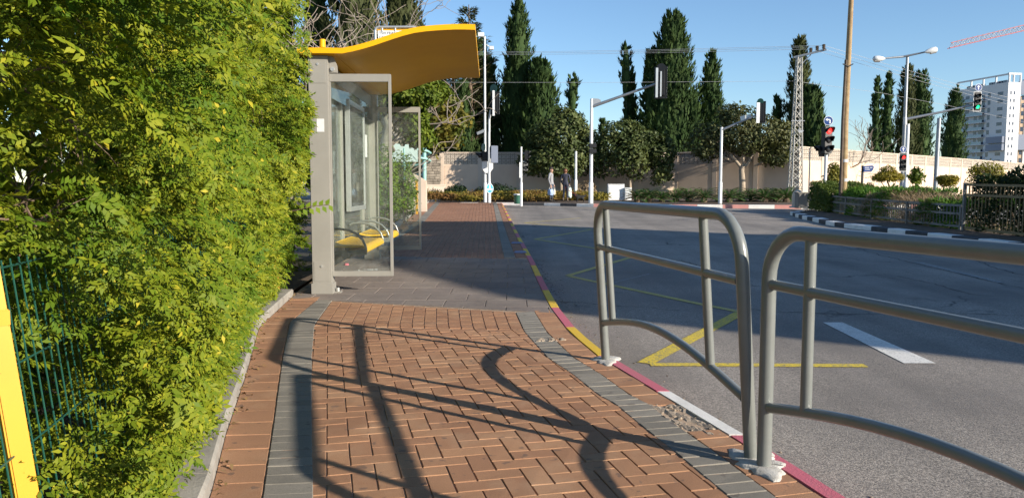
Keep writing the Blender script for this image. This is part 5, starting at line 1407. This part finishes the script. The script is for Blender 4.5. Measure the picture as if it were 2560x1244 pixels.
# median topiary and shrubs
TG = 'shrubs behind the median'
Yc = 29.5; base = (P(2220,490,Yc).x, Yc, zt(Yc))
blob_tree('topiary', 'golden mushroom-shaped clipped topiary on twisted stems', base, px_blobs(base, Yc, [(2220,440,72,26,0),(2220,428,44,26,0),(2200,446,40,12,0),(2242,446,38,16,0)]), LF_TOP, 4200, .09, .03, [(trl(base,Yc,[(2225,495),(2226,472),(2218,452)]),.05,.03),(trl(base,Yc,[(2226,476),(2236,458)]),.04,.03),(trl(base,Yc,[(2216,490),(2208,462),(2200,450)]),.02,.015)], TG, bark=M_WOODBR)
Yc = 27.5; base = (P(2369,490,Yc).x, Yc, zt(Yc))
blob_tree('topiary', 'flat-topped bowl-shaped clipped topiary, golden on top and dark below', base, px_blobs(base, Yc, [(2369,447,50,16,0),(2369,455,40,20,0),(2352,450,20,14,0),(2386,450,20,14,0)]), LF_TOP, 3200, .09, .03, [(trl(base,Yc,[(2368,495),(2362,478),(2355,462)]),.04,.02),(trl(base,Yc,[(2366,486),(2374,470),(2384,458)]),.03,.02)], TG, bark=M_WOODBR)
Yc = 31; base = (P(2290,490,Yc).x, Yc, zt(Yc))
blob_tree('young_tree', 'young bright green tree on a thin stem between the signal and the grey pole', base, px_blobs(base, Yc, [(2291,428,22,18,0),(2291,440,40,22,0),(2290,452,26,14,0)]), LF_GRN, 900, .13, .07, [(trl(base,Yc,[(2289,496),(2290,460),(2291,430)]),.03,.02)], TG, hollow=.8)
Yc = 25; base = (P(2468,480,Yc).x, Yc, zt(Yc))
blob_tree('loose_shrub', 'loose yellowish shrub spreading above the tall dark hedge', base, px_blobs(base, Yc, [(2465,425,90,44,0),(2450,445,70,40,0),(2490,440,70,50,0),(2440,425,40,24,0)]), LF_YG, 2600, .09, .045, group=TG, bark=M_WOODBR, hollow=.9)
Yc = 33; base = (P(2085,490,Yc).x, Yc, zt(Yc))
blob_tree('loose_shrub', 'yellow-green shrub behind the median, left of the wooden pole', base, px_blobs(base, Yc, [(2086,425,34,36,0),(2082,448,40,36,0),(2096,440,26,30,0)]), LF_YG, 1500, .15, .08, group=TG, bark=M_WOODBR, hollow=.8)
base = (P(2173,480,32).x, 32, zt(32))
blob_tree('loose_shrub', 'small pointed golden shrub tip showing above the juniper hedge', base, px_blobs(base, 32, [(2174,466,24,18,0),(2174,478,34,20,0)]), LF_TOP, 700, .1, .04, group=TG, bark=M_WOODBR)
# thin bare sapling behind the turn-left signal
bare_tree('thin leafless sapling behind the red turn-left signal', (P(2093,500,52).x, 52, .6), 9.0, .25, 77, .07, (0,0), 3, 4)

# dark bushes at the wall foot
BG = 'bushes at the foot of the wall'
for px, py, wx, hy, Y, lab, mat in ((1140,479,64,32,44.5,'dark low bush below the left end of the wall',LF_DARK),(1240,478,112,34,44.5,'wide dark bush behind the camera pole',LF_DARK),(1462,480,66,44,44,'reddish-brown bush behind the dog',LF_DRY),(1415,488,50,24,43,'small dark bush behind the two people',LF_DARK),(1930,490,110,38,40.5,'leafy green bush at the foot of the pylon',LF_FICO),(1985,494,50,30,40,'small green bush between the pylon and the median',LF_FICO),(1635,490,70,22,43,'low dark bush behind the cabinets',LF_DARK)):
    base = (P(px,500,Y).x, Y, zb(Y)); blob_tree('bush', lab, base, px_blobs(base, Y, [(px,py,wx,hy,0),(px-wx*.22,py+4,wx*.5,hy*.8,-.2),(px+wx*.2,py+3,wx*.55,hy*.8,-.1)]), mat, 2200, .15, .07, group=BG, cat='bush', bark=M_WOODBR)

# cycads: one built, the rest copied
def make_cycad():
    t = thing('cycad', 'x', 'plant', (0,0,0), 0, 'row of cycads along the red and white kerb')
    C=[];A=[];S=[];LL=[]; b = MB()
    for k in range(26):
        a = k*2.39; e = .25+.9*(k/26); d = Vector((math.cos(a)*math.cos(e), math.sin(a)*math.cos(e), math.sin(e))); L = .75
        pr = Vector((0,0,.15)); sd3 = Vector((-math.sin(a), math.cos(a), 0)); pts=[pr.copy()]
        for j in range(9):
            dd = (d+Vector((0,0,-.11*j))).normalized(); pr = pr+dd*L/9; pts.append(pr.copy())
            for sg in (-1,1):
                for h_ in (0,.5):
                    C.append(pr-dd*L/9*h_); A.append((dd*.5+sd3*sg).normalized()); S.append(dd); LL.append(.2*math.sin((j+1.5)/11*math.pi))
        b.tube(pts, .008, 4, cap=False)
    leafmesh('fronds', leaves(np.array(C), np.array(A), np.array(S), np.array(LL), np.full(len(C),.028)), LF_CYC, t)
    b.lathe([(.12,-.1),(.14,.1),(.08,.2)], 8); b.build('stem', M_WOODBR, t); return t
cy0 = make_cycad()
CLAB = ['cycad at the left end of the row, beside the cabinets','second cycad from the left in the row','third cycad from the left in the row','cycad in the row left of the short-armed mast, fourth from the left','cycad in the row close to the left of the short-armed mast','cycad just right of the short-armed mast','cycad second to the right of the short-armed mast','cycad in front of the forked street tree','cycad right of the forked street tree trunk','cycad near the pylon, third from the right end','cycad near the pylon, second from the right end','cycad at the right end of the row, in front of the pylon']
for i, px in enumerate((1592,1622,1655,1690,1722,1760,1822,1850,1880,1912,1940,1966)):
    c2 = cy0 if i == 0 else copy_tree(cy0); Y = 37.5+R.uniform(-.4,.8)
    c2.location = (P(px,500,Y).x, Y, zb(Y)); c2.rotation_euler = (0,0,R.uniform(0,6)); s = R.uniform(.95,1.25); c2.scale = (s,s,s); c2['label'] = CLAB[i]
# low ground cover
n = 26000; x = rng.uniform(-6, 5.0, n); y = rng.uniform(39.3, 43.6, n)
hh = .30+.14*nz(np.stack([x,y,x*0],-1), 1.6, 1)+.05*nz(np.stack([x,y,x*0],-1), 6, 2)
k = (rng.uniform(0,1,n) < .95) & ~((np.abs(y-40.9) < .12) & (x < 1))
x, y, hh = x[k], y[k], hh[k]; z = np.array([zb(v) for v in y])+hh*rng.uniform(.2,1,len(x))
a, s = frame_from(np.tile([0,-.5,.8],(len(x),1)), .8)
tag(leafmesh('ground_cover', leaves(np.stack([x,y,z],-1), a, s, rng.uniform(.08,.2,len(x)), rng.uniform(.03,.07,len(x))), LF_GC, None), 'low yellow-green and rusty ground cover in front of the wall', 'ground cover', kind='stuff')

# ================================================================ people and dog
M_SKIN = M('skin', (.50,.30,.21), .55, var=.05); M_JACK = M('jacket_grey', (.30,.30,.31), .8, var=.08); M_NAVY = M('jacket_navy', (.045,.05,.075), .8, var=.1)
M_JEAN = M('jeans', (.05,.075,.115), .85, var=.15); M_DTR = M('trousers_dark', (.022,.026,.045), .85); M_SHOE = M('shoes', (.03,.028,.026), .6); M_SHOEL = M('boots_brown', (.17,.13,.1), .7)
M_HAIRD = M('hair_dark', (.03,.018,.014), .6); M_HAIRB = M('hair_auburn', (.17,.065,.03), .55); M_FUR = M('fur_black', (.012,.011,.011), .8)
M_BAGB = M('bag_blue', (.30,.40,.58), .6, var=.1); M_BAGW = M('bag_white', (.7,.72,.7), .6); M_BAGC = M('bag_cream', (.66,.6,.47), .7); M_LEASH = M('leash_red', (.55,.02,.04), .6)
def skin_mesh(name, J, E, sub=2):
    """J: name -> ((x,y,z), radius); E: edges. One continuous skinned surface"""
    names = list(J); me = bpy.data.meshes.new(name)
    me.from_pydata([J[k][0] for k in names], [(names.index(a), names.index(c2)) for a, c2 in E], [])
    o = bpy.data.objects.new(name, me); COL.objects.link(o)
    m = o.modifiers.new('s', 'SKIN'); m.use_smooth_shade = True
    for i, k in enumerate(names):
        r = J[k][1]; o.data.skin_vertices[0].data[i].radius = (r if not isinstance(r, tuple) else r[0], r if not isinstance(r, tuple) else r[1])
    o.data.skin_vertices[0].data[0].use_root = True
    o.modifiers.new('d', 'SUBSURF').levels = sub
    dg = bpy.context.evaluated_depsgraph_get(); dg.update()
    out = bpy.data.meshes.new_from_object(o.evaluated_get(dg)); bpy.data.objects.remove(o)
    return out
def person(label, base, rz, H, pose, top, legs, shoe, hairm, hair_long, head_turn=0):
    t = thing('person', label, 'person', base, rz); s = H/1.72
    J = {}; E = []
    def add(k, p, r, par=None):
        J[k] = (tuple(Vector(p)*s), tuple(x*s for x in r) if isinstance(r, tuple) else r*s)
        if par: E.append((par, k))
    add('pelvis', (0,0,.96), (.15,.11)); add('waist', (0,.0,1.10), (.135,.10), 'pelvis'); add('chest', (0,.01,1.30), (.16,.115), 'waist'); add('neck0', (0,.015,1.44), (.09,.08), 'chest')
    add('neck', (0,.0,1.51), .05, 'neck0'); add('jaw', (0,-.02,1.575), .062, 'neck'); add('skull', (0,-.005,1.65), (.078,.092), 'jaw'); add('crown', (0,.01,1.70), .05, 'skull')
    add('nose', (0,-.108,1.605), .012, 'jaw')
    for sd4, sx in (('l',-1),('r',1)):
        hp, kn, an, ft = pose['leg_'+sd4]; sh, elb, wr = pose['arm_'+sd4]
        add('hip'+sd4, hp, .092, 'pelvis'); add('knee'+sd4, kn, .058, 'hip'+sd4); add('calf'+sd4, tuple(Vector(kn)*.62+Vector(an)*.38+Vector((0,.015,0))), .054, 'knee'+sd4); add('ankle'+sd4, an, .042, 'calf'+sd4); add('toe'+sd4, ft, .036, 'ankle'+sd4)
        add('sh'+sd4, sh, .062, 'neck0'); add('elb'+sd4, elb, .044, 'sh'+sd4); add('wr'+sd4, wr, .031, 'elb'+sd4)
        w = Vector(wr); d = (w-Vector(elb)).normalized(); add('palm'+sd4, w+d*.07, (.038,.018), 'wr'+sd4)
        f = d.cross(Vector((1,0,0))).normalized()
        for q in range(4):
            o_ = f*(.026*(q-1.5)); k0 = w+d*.105+o_; l_ = (.07,.078,.072,.056)[q]
            add('f%d%s'%(q,sd4), k0+d*l_*.5, .0085, 'palm'+sd4); add('g%d%s'%(q,sd4), k0+d*l_*.75+Vector((-sx*.022,0,0)), .0075, 'f%d%s'%(q,sd4))
        add('th'+sd4, w+d*.07-f*.05+Vector((-sx*.012,0,0)), .0095, 'palm'+sd4)
    me = skin_mesh('body', J, E, 2)
    for m in (M_SKIN, top, legs, shoe): me.materials.append(m)
    names = list(J); JP = np.array([J[k][0] for k in names])
    def zone(k):
        if k[:3] in ('pal','nec','jaw','sku','cro','nos') and k != 'neck0': return 0
        if k[0] in 'fg' or k[:2] == 'th': return 0
        if k[:2] == 'wr': return 1
        if k in ('waist','chest','neck0') or k[:2] == 'sh' or k[:3] == 'elb': return 1
        if k[:3] in ('ank','toe'): return 3
        return 2
    Z = np.array([zone(k) for k in names]); mid = []; mz = []
    for a, c2 in E:
        pa_, pc_ = np.array(J[a][0]), np.array(J[c2][0])
        for f in np.linspace(.0, 1, 7): mid.append(pa_+(pc_-pa_)*f); mz.append(zone(a) if f < .5 else zone(c2))
    mid = np.array(mid); mz = np.array(mz)
    for p in me.polygons:
        c = np.array(p.center); p.material_index = int(mz[np.argmin(((mid-c)**2).sum(1))])
        if c[2] > .84*s and c[2] < 1.5*s and p.material_index == 2 and abs(c[0]) < .3*s and c[2] > .92*s: p.material_index = 1
    link('body', me, t)
    hx = Matrix.Scale(s, 4)
    b = MB(); b.m = hx @ Matrix.Translation((0,.02,1.655)); rows = []
    for i in range(9):
        ph = math.pi/2*(1.0-i/8*1.25) if not hair_long else math.pi/2*(1-i/8*1.75)
        row = []
        for k in range(21):
            th_ = 2*math.pi*k/20; front = max(0, -math.sin(th_)); cut = ph if not (front > .55 and ph < .5) else max(ph, .5)
            r = 1.0+(.18 if hair_long else 0)*(i/8)
            row.append((.095*r*math.cos(th_)*math.cos(cut), .108*r*math.sin(th_)*math.cos(cut)+(.01), .10*math.sin(cut) if cut > 0 else .13*math.sin(cut)))
        rows.append(row)
    b.grid(rows); b.build('hair', hairm, t, smooth=80)
    b = MB(); b.m = hx
    for sx in (-1,1): b.lathe([(.004,-.012),(.011,0),(.004,.012)], 8, (sx*.03,-.088,1.64))
    b.build('eyes', M_INK, t); b = MB(); b.m = hx; b.cbox((0,-.082,1.575),(.045,.012,.008)); b.build('mouth', K_PINK, t)
    b = MB(); b.m = hx
    for sx in (-1,1): b.lathe([(.01,-.03),(.02,0),(.012,.03)], 8, (sx*.082,.01,1.63))
    b.build('ears', M_SKIN, t, smooth=60); return t
Yp = 38.3
bp = P(1378, 508, Yp); zg1 = zb(Yp)
poseA = {'leg_l':((-.085,0,.93),(-.09,-.03,.5),(-.09,.03,.09),(-.1,-.11,.04)), 'leg_r':((.085,0,.93),(.1,-.05,.5),(.11,-.02,.09),(.13,-.16,.04)),
         'arm_l':((-.185,.02,1.42),(-.25,.06,1.15),(-.22,-.02,.90)), 'arm_r':((.185,.02,1.42),(.25,.05,1.15),(.23,-.05,.90))}
pA = person('person in a pale grey jacket and jeans with a dark cap, holding two bags', (bp.x, Yp, zg1-.01), rad(68), 1.68, poseA, M_JACK, M_JEAN, M_SHOE, M_HAIRD, False)
b = MB(); s = 1.68/1.72
b.m = Matrix.Scale(s,4); b.prism([(.06,-.165,1.2),(.12,-.16,1.22),(.13,-.155,1.14),(.07,-.165,1.08)], (0,.02,0)); b.build('green_emblem', M_GREEND, pA)
b = MB(); b.m = Matrix.Scale(s,4); b.lathe([(.0,-.0),(.099,0),(.104,.02),(.09,.07),(.05,.105),(.0,.115)], 16, (0,.012,1.675)); b.prism([(-.07,-.09,1.69),(.07,-.09,1.69),(.05,-.165,1.685),(-.05,-.165,1.685)], (0,0,.008)); b.build('cap', M_HAIRD, pA, smooth=60)
bp2 = P(1414, 508, Yp)
poseB = {'leg_l':((-.09,0,.93),(-.1,-.02,.5),(-.11,.02,.09),(-.13,-.12,.04)), 'leg_r':((.09,0,.93),(.1,-.03,.5),(.12,.0,.09),(.15,-.13,.04)),
         'arm_l':((-.185,.02,1.42),(-.25,.04,1.16),(-.19,-.13,1.0)), 'arm_r':((.185,.02,1.42),(.25,.05,1.16),(.2,-.1,.96))}
pB = person('person with auburn hair in a navy jacket and dark trousers, holding a red dog lead', (bp2.x, Yp+.1, zg1-.01), rad(160), 1.62, poseB, M_NAVY, M_DTR, M_SHOEL, M_HAIRB, True)
def wpt(o, p): return Matrix.Translation(o.location) @ Matrix.Rotation(o.rotation_euler.z, 4, 'Z') @ Vector(p)
# bags
hA = wpt(pA, Vector((-.215,-.04,.80))*s); hA2 = wpt(pA, Vector((.225,-.07,.80))*s)
def bag(label, top, w, h, d, mat, rz):
    t = thing('bag', label, 'bag', (top.x, top.y, top.z-.14-h), rz)
    b = MB(); b.grid([[(w/2*f*math.cos(a), d/2*f*math.sin(a), z) for a in [k*math.pi/6 for k in range(13)]] for z, f in ((0,.05),(0,.85),(h*.15,1.05),(h*.6,1.08),(h,.75),(h+.002,.02))]); b.build('sack', mat, t, smooth=60)
    b = MB()
    for o_ in (-.03,.03): b.tube([(-w*.3,o_,h*.95),(-w*.12,o_*.4,h+.10),(0,0,h+.135),(w*.12,o_*.4,h+.10),(w*.3,o_,h*.95)], .008, 6)
    b.build('handle', M_BAGW, t, smooth=60); return t
bag('pale blue bag hanging from the hand of the person in grey', hA, .30, .30, .16, M_BAGB, .3)
bag('small cream bag in the other hand of the person in grey', hA2, .16, .28, .1, M_BAGC, .3)
hB = wpt(pB, Vector((-.17,-.2,.90))*(1.62/1.72))
bag('white and turquoise bag hanging in front of the dark trousers', Vector((hB.x, hB.y, hB.z-.0)), .2, .5, .1, M_PANEL, .1)
# dog
dgp = P(1449, 508, Yp-.1); dg_ = thing('dog', 'small shaggy black dog on a red lead at the kerb', 'dog', (dgp.x, Yp-.1, zg1), rad(180))
D = {}; DE = []
def da(k, p, r, par=None):
    D[k] = (p, r)
    if par: DE.append((par, k))
da('rump', (-.17,0,.25), .085); da('belly', (-.03,0,.25), .085, 'rump'); da('chest', (.12,0,.25), .10, 'belly'); da('neck', (.20,0,.32), .07, 'chest'); da('head', (.28,0,.36), .068, 'neck'); da('muzzle', (.36,0,.335), .036, 'head'); da('nose', (.385,0,.335), .02, 'muzzle')
da('tail', (-.27,0,.32), .03, 'rump'); da('tip', (-.33,0,.38), .022, 'tail')
for sx in (-1,1):
    q = 'l' if sx < 0 else 'r'
    da('stif'+q, (-.14,.06*sx,.16), .05, 'rump'); da('hock'+q, (-.22,.06*sx,.09), .024, 'stif'+q); da('hp'+q, (-.19,.06*sx,.02), .022, 'hock'+q); da('ht'+q, (-.155,.06*sx,.015), .02, 'hp'+q)
    da('elbow'+q, (.12,.06*sx,.15), .04, 'chest'); da('wrist'+q, (.13,.06*sx,.07), .024, 'elbow'+q); da('fp'+q, (.13,.06*sx,.02), .022, 'wrist'+q); da('ft'+q, (.165,.06*sx,.015), .02, 'fp'+q)
    da('ear'+q, (.26,.06*sx,.41), .022, 'head'); da('eart'+q, (.26,.085*sx,.36), .014, 'ear'+q)
me = skin_mesh('body', D, DE, 2); me.materials.append(M_FUR); link('body', me, dg_)
MB().tube([(.185,-.06,.27),(.20,0,.25),(.185,.06,.27),(.21,.06,.36),(.22,0,.385),(.21,-.06,.36),(.185,-.06,.27)], .012, 6).build('collar', M_LEASH, dg_, smooth=60)
c0 = wpt(dg_, Vector((.215,0,.39))); h0 = wpt(pB, Vector((.19,-.2,.88))*(1.62/1.72))
tag(MB().tube([c0, c0*.5+h0*.5-Vector((0,0,.05)), h0], .012, 6).build('dog_lead', M_LEASH), 'red dog lead running from the person in navy to the black dog', 'lead')

# ================================================================ far buildings, crane
def tower(label, C, dl, Ll, dr, Lr, h, floors, seed):
    rr = random.Random(seed); t = thing('apartment_tower', label, 'building', C, 0); o0_ = Vector((0,0,0))
    dl = Vector(dl).normalized(); dr = Vector(dr).normalized(); fh = h/floors
    wl = MB(); wl.prism([o0_, dr*Lr, dr*Lr+dl*Ll, dl*Ll], (0,0,h)); wl.build('walls', M_APW, t)
    nl = -dr
    fr = MB()
    bx = lambda b, d, n, a, c2, z0, z1, o0, o1: b.prism([d*a+n*o0+Vector((0,0,z0)), d*c2+n*o0+Vector((0,0,z0)), d*c2+n*o0+Vector((0,0,z1)), d*a+n*o0+Vector((0,0,z1))], n*(o1-o0))
    def wn(*a): bx(q_ := MB(), *a); q_.build('window', M_WIN, t)
    def balc(a, c2, z, o):
        bx(q_ := MB(), dl, nl, a, c2, z-.15, z+.1, 0, o); s_ = q_.build('balcony', M_APW, t)
        bx(q_ := MB(), dl, nl, a, c2, z+.1, z+1.1, o-.12, o-.04); q_.build('balustrade', M_BALG, s_)
    for k in range(2, floors-1):
        z = k*fh
        if k in (5, 6): bx(q_ := MB(), dl, nl, .3, 8.0, z+.2, z+fh-.2, -.4, 1.2); q_.build('grey_bay', M_APG, t)
        else: wn(dl, nl, 2.2, 4.6, z+1.1, z+2.3, -.25, .06); wn(dl, nl, 8.0, 9.2, z+.9, z+2.5, -.25, .06)
        balc(10.0, 17.5, z, 1.5); wn(dl, nl, 10.6, 13.2, z+.25, z+2.5, -.25, .06); wn(dl, nl, 14.2, 15.6, z+.6, z+2.4, -.25, .06)
        balc(17.8, Ll-.4, z, 1.2); wn(dl, nl, 18.4, 20.2, z+.3, z+2.5, -.25, .06); wn(dl, nl, 21.2, Ll-.9, z+.3, z+2.5, -.25, .06)
        for a in (1.0, 2.4): wn(dr, -dl, a, a+.45, z+1.1, z+2.2, -.2, .05)
    # roof pergola
    for a in (0, 6, 12, 18, Ll): bx(fr, dl, nl, a-.25, a+.25, h, h+2.6, -.5, 0)
    bx(fr, dl, nl, 0, Ll, h+2.6, h+3.1, -.6, .1); bx(fr, dr, -dl, 0, Lr, h+2.6, h+3.3, -.6, .1)
    for a in (Lr*.4, Lr-.3): bx(fr, dr, -dl, a, a+.4, h, h+2.6, -.5, 0)
    fr.build('roof_frame', M_APW, t)
    for k in range(9):
        if k == 4: continue
        bx(q_ := MB(), dl, nl, 2+k*2.2, 3.6+k*2.2, h+.1, h+1.0, -2.0, -1.0); q_.build('solar_panel', M_WIN, t)
    return t
Cc = P(2508, 463, 280); Cc.z = 0
tower('tall white apartment tower with balconies and an open roof frame', Cc, (-.17,.98,0), 25, (.98,.17,0), 5.2, P(2508,205,280).z, 14, 1)
Cc2 = P(2541, 463, 300); Cc2.z = 0
t = thing('apartment_tower', 'partly visible grey and beige tower at the right edge, behind the white one', 'building', Cc2)
MB().box((0,0,0),(40,22,P(2541,240,300).z)).build('walls', M_APB, t)
for z0, z1 in ((337,375),(203,237)):
    a, c2 = P(2541,z1,300).z, P(2541,z0,300).z; MB().box((-1.3,-1.5,a),(40,-.002,c2)).build('grey_bay', M_APG, t)
b = MB()
for k in range(14):
    for x in (-.0, 2.6): MB().box((x+.3,-.06,3*k+1),(x+1.3,.1,3*k+2.7)).build('window', M_WIN, t)
b = MB()
b.box((1.6,-.3,0),(2.1,-.002,P(2541,240,300).z+.5)); b.build('white_fin', M_APW, t)
# crane
Yc = 250; a0 = P(2372,121,Yc); a1 = P(2760,30,Yc)
t = thing('tower_crane', 'red and white lattice crane jib rising towards the upper right corner', 'crane', (a1.x, Yc, 0)); b = MB(); bw = MB()
L0, L1 = Vector(lz(t, a0)), Vector(lz(t, a1)); d = L1-L0; up = Vector((-d.z, 0, d.x)).normalized(); hgt = 1.9
nb = 30
bt = lambda f, y_: L0+d*f+Vector((0,y_,0)); tpp = lambda f: L0+d*f+up*hgt*min(1,.75+f*3)
b.bar(bt(0,-.7), bt(1,-.7), .26, .26); b.bar(bt(0,.7), bt(1,.7), .26, .26); b.bar(tpp(.02), tpp(1), .26, .26)
for k in range(nb):
    f0, f1 = k/nb+.012, (k+1)/nb+.012
    for y_ in (-.7,.7): bw.bar(bt(f0,y_), tpp((f0+f1)/2), .13,.13); bw.bar(tpp((f0+f1)/2), bt(min(f1,1),y_), .13,.13)
b.build('jib_chords', M_CRANE, t); bw.build('jib_lacing', M_CRANEW, t)
b = MB(); zt_m = L1.z+3
for sx, sy in ((-.8,-.8),(.8,-.8),(.8,.8),(-.8,.8)): b.bar((sx,sy,0),(sx,sy,zt_m), .25,.25)
for k in range(16):
    z = zt_m*k/16; b.bar((-.8,-.8,z),(.8,-.8,z+zt_m/16), .14,.14); b.bar((.8,.8,z),(-.8,.8,z+zt_m/16), .14,.14)
b.build('mast', M_CRANE, t)

# unseen blocks added at the right to throw the long shadow over the road
def shadow_block(label, x0, x1, y0, y1, h, cut=None):
    t = thing('added_shadow_block', label, 'building', ((x0+x1)/2, (y0+y1)/2, 0)); hx, hy = (x1-x0)/2, (y1-y0)/2
    prof = [(-hy,-.2),(hy,-.2),(hy,h)]+([(-hy+q, z) for q, z in cut] if cut else [(-hy,h)])
    MB().prism([(-hx,y,z) for y,z in prof], (2*hx,0,0)).build('walls', M_WALLT, t)
    for z in (1.2, 4.2):
        y = -hy+.6
        while y < hy-1.2: MB().box((-hx-.03,y,z),(-hx+.1,y+.9,z+1.3)).build('window', M_WIN, t); y += 1.9
    return t
shadow_block('added block with a sloping roof edge, out of the picture, shaped for the road shadow', 18.55, 30, -4.9, 1.9, 9.0, [(3.0,9.0),(2.0,8.6),(0,7.7)])
shadow_block('added linking block out of the picture, notching the shadow on the pavement', 20.6, 30, 1.95, 3.3, 9.0)
shadow_block('added narrow block out of the picture, ending the road shadow at its far side', 17.7, 21.9, 3.35, 7.3, 9.0)
